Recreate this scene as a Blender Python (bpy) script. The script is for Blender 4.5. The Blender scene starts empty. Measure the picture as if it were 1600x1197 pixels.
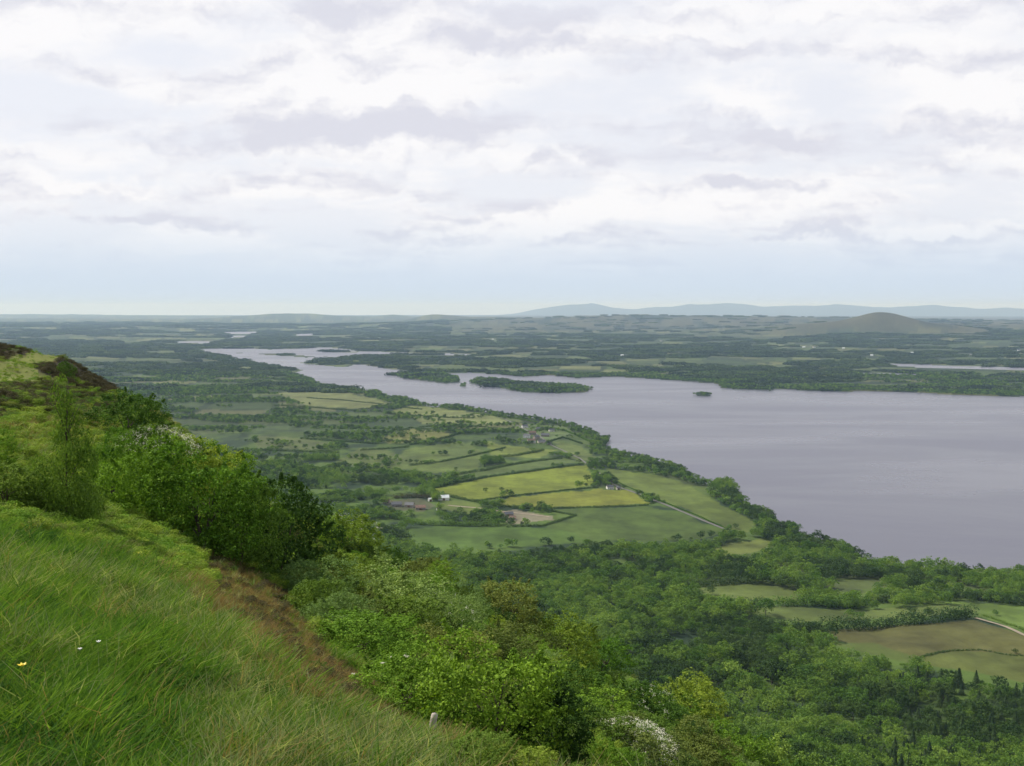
import bpy, math, random
import numpy as np
from mathutils import Vector
R = math.radians
rng = np.random.default_rng(7)
random.seed(7)
sc = bpy.context.scene
C = sc.collection

# ------------------------------------------------------------------ camera
F = 1570.0            # focal length in photo pixels (1600 wide)
ZC = 282.0            # eye above the lake, metres
PITCH = math.atan((598.5 - 480.0) / F)
RE = 7.33e6           # earth radius with refraction
cam_d = bpy.data.cameras.new('camera')
cam = bpy.data.objects.new('camera', cam_d)
C.objects.link(cam)
cam.location = (0, 0, ZC)
cam.rotation_euler = (math.pi / 2 - PITCH, 0, 0)
cam_d.sensor_width = 36.0
cam_d.lens = 36.0 * F / 1600.0
cam_d.clip_start = 0.1
cam_d.clip_end = 200000
sc.camera = cam

# ------------------------------------------------------------------ exposure / render
sc.view_settings.view_transform = 'Standard'
sc.view_settings.look = 'None'
sc.view_settings.exposure = 0.0
sc.view_settings.gamma = 1.0
sc.render.engine = 'CYCLES'
cy = sc.cycles
cy.use_denoising = True
cy.max_bounces = 6
cy.diffuse_bounces = 3
cy.glossy_bounces = 2
cy.transmission_bounces = 3
cy.volume_bounces = 1
cy.transparent_max_bounces = 8
cy.caustics_reflective = False
cy.caustics_refractive = False

# ------------------------------------------------------------------ node helper
class NT:
    def __init__(s, tree):
        s.t = tree
        tree.nodes.clear()
    def n(s, kind, props=None, **ins):
        nd = s.t.nodes.new(kind)
        for k, v in (props or {}).items():
            setattr(nd, k, v)
        for k, v in ins.items():
            key = int(k[1:]) if k[0] == 'i' and k[1:].isdigit() else k.replace('_', ' ')
            s.set(nd, key, v)
        return nd
    def set(s, nd, key, v):
        sock = nd.inputs[key]
        if isinstance(v, bpy.types.Node):
            v = v.outputs[0]
        if isinstance(v, bpy.types.NodeSocket):
            s.t.links.new(v, sock)
        elif isinstance(v, (tuple, list)) and len(v) == 3 and sock.type == 'RGBA':
            sock.default_value = (*v, 1)
        else:
            sock.default_value = v
    def math(s, op, a, b=0.0, c=None, clamp=False):
        nd = s.t.nodes.new('ShaderNodeMath'); nd.operation = op; nd.use_clamp = clamp
        s.set(nd, 0, a); s.set(nd, 1, b)
        if c is not None: s.set(nd, 2, c)
        return nd
    def mix(s, f, a, b, mode='MIX'):
        nd = s.t.nodes.new('ShaderNodeMix'); nd.data_type = 'RGBA'; nd.blend_type = mode
        for k, v in ((0, f), (6, a), (7, b)):
            s.set(nd, k, v)
        return nd.outputs[2]
    def ramp(s, v, lo, hi, a=0.0, b=1.0):
        nd = s.t.nodes.new('ShaderNodeMapRange'); nd.interpolation_type = 'SMOOTHSTEP'
        s.set(nd, 0, v); s.set(nd, 1, lo); s.set(nd, 2, hi); s.set(nd, 3, a); s.set(nd, 4, b)
        return nd.outputs[0]
    def noise(s, vec, scale, detail=4, rough=.5, dist=0.0, out=0):
        nd = s.t.nodes.new('ShaderNodeTexNoise')
        s.set(nd, 'Vector', vec); s.set(nd, 'Scale', scale); s.set(nd, 'Detail', detail)
        s.set(nd, 'Roughness', rough); s.set(nd, 'Distortion', dist)
        return nd.outputs[out]

# ------------------------------------------------------------------ sun + sky
SUN_EL, SUN_AZ = R(50), R(-64)       # azimuth clockwise from +Y (the view), sun from the left
SUN_STRENGTH = 5.0
sd_ = bpy.data.lights.new('sun', 'SUN')
sun = bpy.data.objects.new('sun', sd_)
C.objects.link(sun)
sd_.energy = SUN_STRENGTH
sd_.angle = R(0.6)
sd_.color = (1.0, 0.93, 0.80)
dsun = Vector((math.sin(SUN_AZ) * math.cos(SUN_EL), math.cos(SUN_AZ) * math.cos(SUN_EL), math.sin(SUN_EL)))
sun.rotation_euler = (-dsun).to_track_quat('-Z', 'Y').to_euler()
sun.location = (0, 0, 600)

w = bpy.data.worlds.new('World')
sc.world = w
w.use_nodes = True
T = NT(w.node_tree)
geo = T.n('ShaderNodeTexCoord')
D = geo.outputs['Generated']
sep = T.n('ShaderNodeSeparateXYZ', i0=D)
dx, dy, dz = sep.outputs
sky = T.n('ShaderNodeTexSky', dict(sky_type='NISHITA', sun_disc=False, sun_elevation=SUN_EL, sun_rotation=SUN_AZ,
                                  air_density=1.0, dust_density=1.5, ozone_density=1.0))
zz = T.math('ADD', T.math('MAXIMUM', dz, 0.0), 0.17)
u = T.math('DIVIDE', dx, zz)
v = T.math('DIVIDE', dy, zz)
def cl_layer(sx, sy, shift, scale, detail, rough, dist):
    vec = T.n('ShaderNodeCombineXYZ', i0=T.math('MULTIPLY', u, sx), i1=T.math('ADD', T.math('MULTIPLY', v, sy), shift), i2=3.7)
    return T.noise(vec, scale, detail, rough, dist)
d1 = cl_layer(1.0, 1.25, 0.0, 1.7, 10, .56, .1)
d2 = cl_layer(1.0, 1.25, -0.13, 1.7, 5, .5, .1)      # the same field a little higher up in the sky
d3 = cl_layer(1.0, 1.3, 9.3, .9, 5, .5, .2)
# a few broad cloud banks where the day had them: (tan azimuth, tan elevation, half widths, weight)
tx = T.math('DIVIDE', dx, T.math('MAXIMUM', dy, .05))
tz = T.math('DIVIDE', dz, T.math('MAXIMUM', dy, .05))
wob = T.noise(D, 9.0, 6, .6)
wob2 = T.noise(D, 17.0, 6, .6, out=0)
txw = T.math('ADD', tx, T.math('MULTIPLY', T.math('SUBTRACT', wob, .5), .16))
tzw = T.math('ADD', tz, T.math('MULTIPLY', T.math('SUBTRACT', wob2, .5), .07))
def bank(px, py, wx, wy):
    a = T.math('DIVIDE', T.math('SUBTRACT', txw, (px - 800) / F), wx / F)
    b = T.math('DIVIDE', T.math('SUBTRACT', tzw, (480 - py) / F), wy / F)
    r2 = T.math('ADD', T.math('MULTIPLY', a, a), T.math('MULTIPLY', b, b))
    return T.math('EXPONENT', T.math('MULTIPLY', r2, -1.0))
grey = T.math('ADD', bank(420, 195, 130, 32), T.math('MULTIPLY', bank(640, 205, 160, 34), 1.15))
grey = T.math('ADD', grey, T.math('MULTIPLY', bank(560, 45, 130, 25), .55))
grey = T.math('ADD', grey, T.math('MULTIPLY', bank(950, 75, 200, 20), .5))
grey = T.math('ADD', grey, T.math('MULTIPLY', bank(1180, 215, 140, 22), .7))
grey = T.math('ADD', grey, T.math('MULTIPLY', bank(1450, 195, 150, 20), .6))
grey = T.math('ADD', grey, T.math('MULTIPLY', bank(1180, 298, 90, 10), .8))
grey = T.math('ADD', grey, T.math('MULTIPLY', bank(1300, 372, 260, 8), .8))
grey = T.math('ADD', grey, T.math('MULTIPLY', bank(700, 368, 200, 9), .6))
grey = T.math('ADD', grey, T.math('MULTIPLY', bank(110, 345, 160, 9), .7))
white = T.math('ADD', bank(560, 135, 170, 28), T.math('MULTIPLY', bank(330, 150, 120, 20), .7))
white = T.math('ADD', white, T.math('MULTIPLY', bank(1160, 160, 110, 26), .9))
white = T.math('ADD', white, T.math('MULTIPLY', bank(1500, 160, 80, 24), .8))
white = T.math('ADD', white, T.math('MULTIPLY', bank(800, 350, 120, 10), .9))
white = T.math('ADD', white, T.math('MULTIPLY', bank(920, 325, 60, 12), .7))
white = T.math('ADD', white, T.math('MULTIPLY', bank(150, 300, 130, 14), .6))
white = T.math('ADD', white, T.math('MULTIPLY', bank(1500, 362, 120, 9), .6))
cover = T.ramp(T.math('ADD', T.math('ADD', d1, T.math('MULTIPLY', d3, .5)), T.math('MULTIPLY', T.math('ADD', white, grey), .25)), .60, .84)
def puff(sh):
    q = T.n('ShaderNodeCombineXYZ', i0=T.math('MULTIPLY', txw, 1.0), i1=T.math('MULTIPLY', T.math('ADD', tzw, sh), 2.3), i2=.37)
    return T.noise(q, 8.0, 9 if sh == 0 else 5, .55, .0)
p1, p2 = puff(0.0), puff(0.016)
relief = T.math('ADD', T.math('MULTIPLY', T.math('SUBTRACT', d1, d2), 2.2), T.math('MULTIPLY', T.math('SUBTRACT', p1, p2), 2.6))
shade = T.math('ADD', T.math('ADD', .42, relief), T.math('MULTIPLY', T.math('SUBTRACT', grey, white), .55), clamp=True)
lit_c = (9.9, 9.8, 9.9)
shd_c = (7.3, 7.35, 8.2)
cloud = T.mix(T.ramp(shade, .15, 1.0), lit_c, shd_c)
veil = T.mix(.90, sky.outputs[0], (9.0, 9.15, 9.8))
skyc = T.mix(T.math('MULTIPLY', cover, .92), veil, cloud)
# pale blue band low over the horizon
low = T.ramp(dz, 0.014, 0.10)
bandc = T.mix(.95, sky.outputs[0], (6.55, 7.65, 9.15))
skyc = T.mix(low, bandc, skyc)
# overhead, out of the picture, the cloud is thinner and bluer than towards the horizon
high = T.ramp(dz, .30, .62)
skyc = T.mix(T.math('MULTIPLY', high, T.ramp(d3, .3, .7, .95, .45)), skyc, T.mix(.5, sky.outputs[0], (2.2, 2.8, 4.0)))
bg = T.n('ShaderNodeBackground', Color=skyc, Strength=0.1)
T.n('ShaderNodeOutputWorld', Surface=bg)

# ------------------------------------------------------------------ projection helpers
cp, sp = math.cos(PITCH), math.sin(PITCH)
def ray(px, py):
    px = np.asarray(px, float); py = np.asarray(py, float)
    a = (px - 800) / F; b = (598.5 - py) / F
    # camera axes: right (1,0,0), forward (0,cp,-sp), up (0,sp,cp)
    x = a; y = cp + b * sp; z = -sp + b * cp
    return x / y, z / y            # per metre of depth Y
def proj(x, y, z):
    x = np.asarray(x, float); y = np.asarray(y, float); z = np.asarray(z, float) - ZC
    f = y * cp - z * sp; u_ = y * sp + z * cp
    f = np.where(f < .1, .1, f)
    return 800 + F * x / f, 598.5 - F * u_ / f

def vhash(ix, iy, s):
    n = (ix.astype(np.int64) * 374761393 + iy.astype(np.int64) * 668265263 + s * 974634777) & 0xffffffff
    n = ((n ^ (n >> 13)) * 1274126177) & 0xffffffff
    return ((n ^ (n >> 16)) & 0xffff) / 65535.0
def vnoise(x, y, s=0):
    ix = np.floor(x); iy = np.floor(y); fx = x - ix; fy = y - iy
    fx = fx * fx * (3 - 2 * fx); fy = fy * fy * (3 - 2 * fy)
    a = vhash(ix, iy, s); b = vhash(ix + 1, iy, s); c = vhash(ix, iy + 1, s); d = vhash(ix + 1, iy + 1, s)
    return (a + (b - a) * fx) * (1 - fy) + (c + (d - c) * fx) * fy
def fbm(x, y, oct=4, s=0):
    t = 0; amp = .5; tot = 0
    for k in range(oct):
        t = t + amp * vnoise(x * 2 ** k + 17.3 * k, y * 2 ** k - 9.1 * k, s + k); tot += amp; amp *= .5
    return t / tot
def sstep(a, b, x):
    t = np.clip((x - a) / (b - a), 0, 1); return t * t * (3 - 2 * t)

# ------------------------------------------------------------------ shorelines, drawn once and laid on the lake level
def water_pt(px, py):
    tx_, tz_ = ray(px, py)
    Y = -ZC / tz_
    for _ in range(6):
        r2 = (tx_ ** 2 + 1) * Y * Y
        Y = -(ZC + r2 / (2 * RE)) / tz_
    return np.stack([tx_ * Y, Y], -1)
near_vis = [(296,545),(345,553),(400,566),(450,571),(475,576),(452,582),(488,590),(500,600),(560,606),(574,611),(590,608),(604,617),(640,621),
    (662,627),(672,632),(720,632),(790,645),(850,652),(900,661),(935,674),(952,684),(950,697),(985,708),(1060,722),(1090,740),(1105,751),
    (1140,747),(1157,763),(1160,782),(1200,800),(1240,825),(1255,837),(1320,847),(1350,860),(1370,876),(1450,884),(1530,892),(1565,898),(1600,893),(1750,893),(2300,930)]
near_shore = [(x, y + .022 * (y - 480)) for x, y in near_vis]
far_shore = [(2300,650),(1750,627),(1600,620),(1500,617.5),(1420,613),(1340,611),(1325,613),(1240,609.5),(1215,607.5),(1205,610.5),(1130,607),(1118,599),(1000,591),(960,588.5),
    (900,591),(860,586),(820,589),(780,585.5),(735,582.5),(690,583.5),(640,580),(612,577),(560,569),(540,574),(500,571),(468,567),(500,562),(545,556.5),
    (600,554.5),(660,554),(742,555.5),(742,553),(660,552),(600,550),(560,549),(545,546),(500,542.5),(480,544.5),(420,546.5),(395,544.5),(340,545)]
lake = np.array(near_shore + far_shore)
islands = [[(610,586),(640,582.5),(690,583.5),(716,590),(722,597),(700,599),(660,595),(625,590)],
    [(733,598),(745,592),(765,591),(790,596),(850,600.5),(900,602),(926,608),(915,613),(870,614.5),(815,613),(780,606),(750,602)],
    [(1084,617),(1096,615.5),(1114,617.5),(1108,619.5),(1092,618.6)],
    [(402,552),(440,552.5),(490,557),(480,559),(440,556),(405,554)],
    [(368,551),(380,550.5),(381,552),(368,552.3)],
    [(504,556),(510,555.5),(511,557.5),(504,557.5)],
    [(492,547.5),(560,549.8),(555,551.5),(500,549.8)],
    [(718,601.5),(727,601.5),(727,604),(719,604)]]
loughs = [[(1384,567.5),(1440,570),(1600,575),(1720,577),(1720,580),(1600,578.5),(1440,574),(1390,571)],
    [(1345,583),(1400,583.5),(1432,585),(1432,588),(1345,586)],
    [(350,519),(402,518),(402,521.5),(360,522)],[(358,524.5),(385,524),(385,527),(356,527.5)],
    [(262,533),(330,533.5),(328,536),(290,536)],[(556,506.5),(600,506),(600,509.5),(560,510)],[(460,522),(490,521.5),(490,524),(462,524.5)]]
def to_world(poly):
    p = np.array(poly, float); return water_pt(p[:, 0], p[:, 1])
LAKE = to_world(lake); ISL = [to_world(p) for p in islands]; LOU = [to_world(p) for p in loughs]
def inside(poly, x, y):
    poly = np.asarray(poly, float); r = np.zeros(np.shape(x), bool)
    n = len(poly); j = n - 1
    for i in range(n):
        xi, yi = poly[i]; xj, yj = poly[j]
        if yi != yj:
            r ^= ((yi > y) != (yj > y)) & (x < (xj - xi) * (y - yi) / (yj - yi) + xi)
        j = i
    return r
def segdist(poly, x, y):
    d = np.full(np.shape(x), 1e18); n = len(poly)
    for i in range(n):
        ax, ay = poly[i]; bx, by = poly[(i + 1) % n]
        vx, vy = bx - ax, by - ay
        t = np.clip(((x - ax) * vx + (y - ay) * vy) / (vx * vx + vy * vy + 1e-9), 0, 1)
        d = np.minimum(d, (x - ax - t * vx) ** 2 + (y - ay - t * vy) ** 2)
    return np.sqrt(d)
def shore(x, y):
    """signed distance to the water's edge, positive on land"""
    wob = (fbm(x / 60, y / 60, 3, 5) - .5) * 26
    xw = x + wob; yw = y
    wat = inside(LAKE, xw, yw); d = segdist(LAKE, xw, yw)
    for p in ISL:
        wat &= ~inside(p, xw, yw); d = np.minimum(d, segdist(p, xw, yw))
    for p in LOU:
        wat |= inside(p, x, y); d = np.minimum(d, segdist(p, x, y))
    return np.where(wat, -d, d)

# ------------------------------------------------------------------ the near slope: ground rows given as (depth, image row), fitted once
def plane(x, y): return ZC - 1.7 - 0.27 * y - 0.27 * x
cols = {
 -500: [(14,830),(20,770),(30,680),(45,620),(70,560),(100,520),(130,500),(170,490),('z',250,250),('z',400,200),('z',600,130),('z',900,60)],
 -200: [(14,850),(20,795),(30,712),(45,645),(70,585),(100,545),(125,522),(170,530),('z',250,235),('z',400,180),('z',600,110),('z',900,50)],
 0:    [(14,880),(20,822),(30,738),(45,672),(70,606),(100,560),(122,539),(150,549),('z',200,250),('z',300,200),('z',400,160),('z',600,90),('z',900,45)],
 100:  [(14,905),(20,848),(30,770),(45,705),(70,632),(100,580),(120,556),(150,566),('z',200,245),('z',300,190),('z',400,150),('z',600,85),('z',900,42)],
 200:  [(14,928),(20,872),(30,806),(45,742),(70,672),(100,626),(115,612),(150,640),('z',200,238),('z',300,185),('z',400,145),('z',600,80),('z',900,40)],
 300:  [(14,952),(20,905),(30,852),(45,795),(70,725),(90,692),(110,690),(150,740),('z',250,200),('z',400,135),('z',600,75),('z',900,38)],
 400:  [(14,990),(20,948),(30,895),(45,848),(70,800),(85,785),(120,830),('z',200,215),('z',300,165),('z',400,125),('z',600,70),('z',900,35)],
 500:  [(14,1060),(20,1012),(30,962),(45,905),(70,856),(85,846),(120,880),('z',200,205),('z',300,160),('z',400,120),('z',600,66),('z',900,33)],
 600:  [(14,1118),(20,1072),(30,1016),(45,958),(70,905),(95,884),(130,920),('z',200,205),('z',300,155),('z',400,115),('z',600,62),('z',900,30)],
 700:  [(14,1155),(20,1118),(30,1068),(45,1012),(70,962),(100,930),(130,950),('z',200,205),('z',300,150),('z',400,110),('z',600,58),('z',900,30)],
 800:  [(14,1195),(20,1168),(30,1125),(45,1072),(70,1018),(100,978),(125,970),(160,1000),('z',250,175),('z',400,108),('z',600,55),('z',900,30)],
 900:  [(14,1240),(20,1220),(30,1185),(45,1132),(70,1078),(100,1038),(130,1022),(170,1045),('z',250,170),('z',400,105),('z',600,52),('z',900,28)],
 1000: [(14,1285),(20,1268),(30,1240),(45,1195),(70,1138),(100,1098),(130,1082),(170,1100),('z',250,166),('z',400,100),('z',600,47),('z',900,26)],
 1100: [(14,1325),(20,1315),(30,1295),(45,1255),(70,1198),(100,1152),(130,1130),(170,1138),('z',250,164),('z',400,97),('z',550,48),('z',900,24)],
 1200: [(14,1365),(20,1360),(30,1350),(45,1312),(70,1258),(100,1215),(130,1195),(170,1195),('z',250,162),('z',400,93),('z',540,44),('z',900,24)],
 1400: [(14,1430),(20,1440),(30,1450),(45,1425),(70,1380),(100,1340),(170,1290),('z',250,150),('z',400,84),('z',530,40),('z',900,22)],
 1600: [(14,1500),(20,1520),(30,1540),(45,1520),(70,1480),(100,1440),(170,1370),('z',250,142),('z',400,76),('z',520,38),('z',900,20)],
 2100: [(14,1650),(20,1680),(30,1700),(45,1690),(70,1650),(100,1600),(170,1500),('z',250,130),('z',400,60),('z',520,34),('z',900,18)]}
LY = np.linspace(math.log(3.0), math.log(1200), 140)
ck = sorted(cols)
raw = []
for px in ck:
    a = (px - 800) / F
    pts = [(3, plane(a * 3, 3)), (5, plane(a * 5, 5)), (8, plane(a * 8, 8))]
    for q in cols[px]:
        if q[0] == 'z': pts.append((q[1], q[2]))
        else: pts.append((q[0], ZC + ray(px, q[1])[1] * q[0]))
    pts.append((1200, 22))
    ly = np.log([p[0] for p in pts]); z = np.array([p[1] for p in pts])
    raw.append(np.interp(LY, ly, z))
AC = np.linspace((-500 - 800) / F, (2100 - 800) / F, 131)
raw = np.array(raw)
TAB = np.array([np.interp(AC, [(p - 800) / F for p in ck], raw[:, j]) for j in range(len(LY))]).T
def blur(A, k, ax):
    for _ in range(k):
        P = np.concatenate([A.take([0], ax), A, A.take([-1], ax)], ax)
        n = A.shape[ax]
        A = (P.take(range(0, n), ax) + 2 * P.take(range(1, n + 1), ax) + P.take(range(2, n + 2), ax)) / 4
    return A
TAB = blur(blur(TAB, 6, 0), 2, 1)
def table(x, y):
    yy = np.maximum(y, 3.0)
    a = np.clip(x / yy, AC[0], AC[-1]); l = np.clip(np.log(yy), LY[0], LY[-1])
    fa = (a - AC[0]) / (AC[1] - AC[0]); fl = (l - LY[0]) / (LY[1] - LY[0])
    i = np.minimum(fa.astype(int), len(AC) - 2); j = np.minimum(fl.astype(int), len(LY) - 2)
    fa = fa - i; fl = fl - j
    return (TAB[i, j] * (1 - fa) + TAB[i + 1, j] * fa) * (1 - fl) + (TAB[i, j + 1] * (1 - fa) + TAB[i + 1, j + 1] * fa) * fl
def generic(x, y):
    z = ZC - 1.7 - 9 * (1 - np.exp(-np.maximum(y, 0) / 33)) + 3 * (1 - np.exp(np.minimum(y, 0) / 12))
    z = z + np.where(x < 0, 8 * (1 - np.exp(np.minimum(x, 0) / 30)), -0.27 * x - .20 * np.maximum(x - 10, 0))
    return np.maximum(z, 30)
# hills beyond the lake: image column, depth, height, half width, half depth
HILLS = [(1375,9800,118,850,1000,1.0),(1378,9800,92,300,360,1.0),(1480,10400,25,500,900,1),(1250,11000,38,1100,1200,1),(1650,11500,40,900,1200,1),(900,15000,70,2600,1800,1),(1150,14500,62,2600,1800,1),(1420,15000,50,2600,1800,1),
 (680,19000,105,500,1200,1),(760,18000,86,1600,1500,1),(500,24000,70,1500,2000,1),(440,23000,80,1400,2000,1),(900,16000,28,1500,1500,1),
 (250,30000,40,2500,2500,1),(100,33000,60,5000,2500,1),(-200,33000,75,6000,3000,1),(620,26000,70,400,1500,1),
 (925,50000,460,1700,2500,1),(860,51000,315,1600,2500,1),(925,50000,60,500,1200,1),(1010,51000,295,1500,2500,1),(1075,50000,395,1500,2500,1),(1140,50000,435,1600,2500,1),(1230,50500,400,2600,2500,1),(1330,50000,400,2200,2500,1),(1430,50000,370,1800,2500,1),(1490,50000,325,1500,2500,1),
 (1570,50000,330,1500,2500,1),(1680,50000,370,2500,2500,1),(1850,50000,465,3000,2500,1)]
def land(x, y, s=None):
    if s is None: s = shore(x, y)
    r = np.hypot(x, y)
    k = np.where(y < 2200, .035, .012)
    z = np.where(s > 0, 1.0 + 26 * (1 - np.exp(-np.maximum(s, 0) * k / 26)), -1.5 + np.maximum(s, -200) * .02)
    inl = sstep(40, 400, s)
    z = z + inl * (fbm(x / 420, y / 260, 3, 11) - .4) * np.where(y < 2500, 10, 22)
    z = z + sstep(100, 900, s) * sstep(9000, 14000, r) * (fbm(x / 1900, y / 1500, 4, 21)) * 46
    dl = np.full(np.shape(x), 1e9)
    for p in LOU: dl = np.minimum(dl, segdist(p, x, y))
    z = np.where(s > 0, 1 + (z - 1) * np.clip(dl / 1500, .03, 1), z)
    for px, Y, h, wx, wy, _ in HILLS:
        X = (px - 800) / F * Y
        z = z + h * np.exp(-((x - X) / wx) ** 2 - ((y - Y) / wy) ** 2) * (1 if h < 140 and Y < 40000 else (.86 + .28 * fbm(x / 900, y / 900, 3, 31)))
    return z
def height(x, y):
    x = np.asarray(x, float); y = np.asarray(y, float)
    x, y = np.broadcast_arrays(x, y)
    r = np.hypot(x, y)
    z = np.empty(x.shape)
    far = (y > 700) | (r > 1400)
    near = ~((y > 1150) | (r > 2400))
    zf = np.zeros(x.shape); zn = np.zeros(x.shape)
    if far.any(): zf[far] = land(x[far], y[far])
    if near.any():
        xn, yn = x[near], y[near]
        t = table(xn, yn)
        rr = np.hypot(xn, yn)
        t = t + (fbm(xn / 9, yn / 9, 3, 41) - .5) * sstep(8, 40, rr) * 1.6 * (1 - .6 * sstep(300, 700, rr)) + (fbm(xn / 1.1, yn / 1.1, 3, 43) - .5) * .30
        t = t + (fbm(xn / 60, yn / 60, 3, 47) - .5) * sstep(200, 500, rr) * 10
        g = generic(xn, yn)
        pn = plane(xn, yn) + (fbm(xn / 1.1, yn / 1.1, 3, 43) - .5) * .30
        off = np.abs(xn) / np.maximum(yn, .01)
        wgt = np.maximum(sstep(.8, 1.5, off), 1 - sstep(1.0, 3.0, yn))
        out = t * (1 - wgt) + g * wgt
        k = 1 - sstep(3.5, 8, rr)
        out = out * (1 - k) + pn * k
        zn[near] = out
    wf = np.maximum(sstep(700, 1150, y), sstep(1400, 2400, r))
    z = zn * (1 - wf) + zf * wf
    return z - r * r / (2 * RE)
def ground(px, py, ymin=4.0, ymax=40000.0):
    """where the line of sight through a photo pixel first meets the ground"""
    tx_, tz_ = ray(px, py)
    Y = ymin * (ymax / ymin) ** np.linspace(0, 1, 1500)
    dz_ = ZC + tz_ * Y - height(tx_ * Y, Y)
    k = np.argmax(dz_ < 0)
    if dz_[k] >= 0: k = len(Y) - 1
    lo, hi = Y[max(k - 1, 0)], Y[k]
    for _ in range(12):
        m = (lo + hi) / 2
        if ZC + tz_ * m - height(np.array([tx_ * m]), np.array([m]))[0] < 0: hi = m
        else: lo = m
    Yg = (lo + hi) / 2
    return float(tx_ * Yg), float(Yg), float(height(np.array([tx_ * Yg]), np.array([Yg]))[0])

# ------------------------------------------------------------------ object helpers
def tag(o, label=None, cat=None, group=None, kind=None):
    if label: o['label'] = label
    if cat: o['category'] = cat
    if group: o['group'] = group
    if kind: o['kind'] = kind
    return o
def mesh_np(name, verts, faces, mats=(), smooth=False, fmat=None):
    """verts (n,3), faces (m,k) all of k corners"""
    me = bpy.data.meshes.new(name)
    verts = np.asarray(verts, np.float32); faces = np.asarray(faces, np.int32)
    me.vertices.add(len(verts)); me.vertices.foreach_set('co', verts.ravel())
    m, k = faces.shape
    me.loops.add(m * k); me.loops.foreach_set('vertex_index', faces.ravel())
    me.polygons.add(m); me.polygons.foreach_set('loop_start', np.arange(0, m * k, k, dtype=np.int32))
    me.polygons.foreach_set('loop_total', np.full(m, k, np.int32))
    if fmat is not None: me.polygons.foreach_set('material_index', np.asarray(fmat, np.int32))
    if smooth: me.polygons.foreach_set('use_smooth', np.ones(m, bool))
    for mt in mats: me.materials.append(mt)
    me.update(calc_edges=True); me.validate()
    return me
def obj(name, me, parent=None, loc=None, coll=None):
    o = bpy.data.objects.new(name, me)
    (coll or C).objects.link(o)
    if parent: o.parent = parent
    if loc is not None: o.location = loc
    return o
def empty(name, loc, rz=0, scale=(1, 1, 1)):
    o = bpy.data.objects.new(name, None); C.objects.link(o)
    o.location = loc; o.rotation_euler = (0, 0, rz); o.scale = scale
    o.empty_display_size = .3
    return o
def mat(name):
    m = bpy.data.materials.new(name); m.use_nodes = True
    return m, NT(m.node_tree)
def simple(name, col, rough=.8, var=.25, scale=3.0, metal=0):
    m, t = mat(name)
    tc = t.n('ShaderNodeTexCoord')
    n = t.noise(tc.outputs['Object'], scale, 5, .6)
    c = t.mix(t.ramp(n, .3, .7), tuple(x * (1 - var) for x in col), tuple(min(1, x * (1 + var)) for x in col))
    b = t.n('ShaderNodeBsdfPrincipled', Base_Color=c, Roughness=rough, Metallic=metal)
    t.n('ShaderNodeOutputMaterial', Surface=b)
    return m
GAIN = 1.58
def foliage(name, a, b, trans=.27, tip=None, rough=.75):
    """leaf colours between a and b, one value per leaf, plus soft patches and a little per-plant variation"""
    m, t = mat(name)
    g = t.n('ShaderNodeNewGeometry'); oi = t.n('ShaderNodeObjectInfo')
    tc = t.n('ShaderNodeTexCoord')
    n = t.noise(tc.outputs['Object'], 1.6, 3, .6)
    f = t.math('ADD', t.math('MULTIPLY', g.outputs['Random Per Island'], .55), t.math('MULTIPLY', t.math('SUBTRACT', n, .28), 1.0), clamp=True)
    a = tuple(q * GAIN for q in a); b = tuple(q * GAIN for q in b)
    c = t.mix(f, a, b)
    k = t.math('MULTIPLY_ADD', oi.outputs['Random'], .5, .75)
    hs = t.n('ShaderNodeHueSaturation', Color=c, Value=k, Hue=t.math('MULTIPLY_ADD', oi.outputs['Random'], -.03, .524))
    col = hs.outputs[0]
    d = t.n('ShaderNodeBsdfPrincipled', Base_Color=col, Roughness=rough)
    d.inputs['Specular IOR Level'].default_value = .08
    tr = t.n('ShaderNodeBsdfTranslucent', Color=t.mix(1.0, col, (1.15, 1.2, .55), 'MULTIPLY'))
    mx = t.n('ShaderNodeMixShader', i0=trans, i1=d, i2=tr)
    t.n('ShaderNodeOutputMaterial', Surface=mx)
    return m

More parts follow.
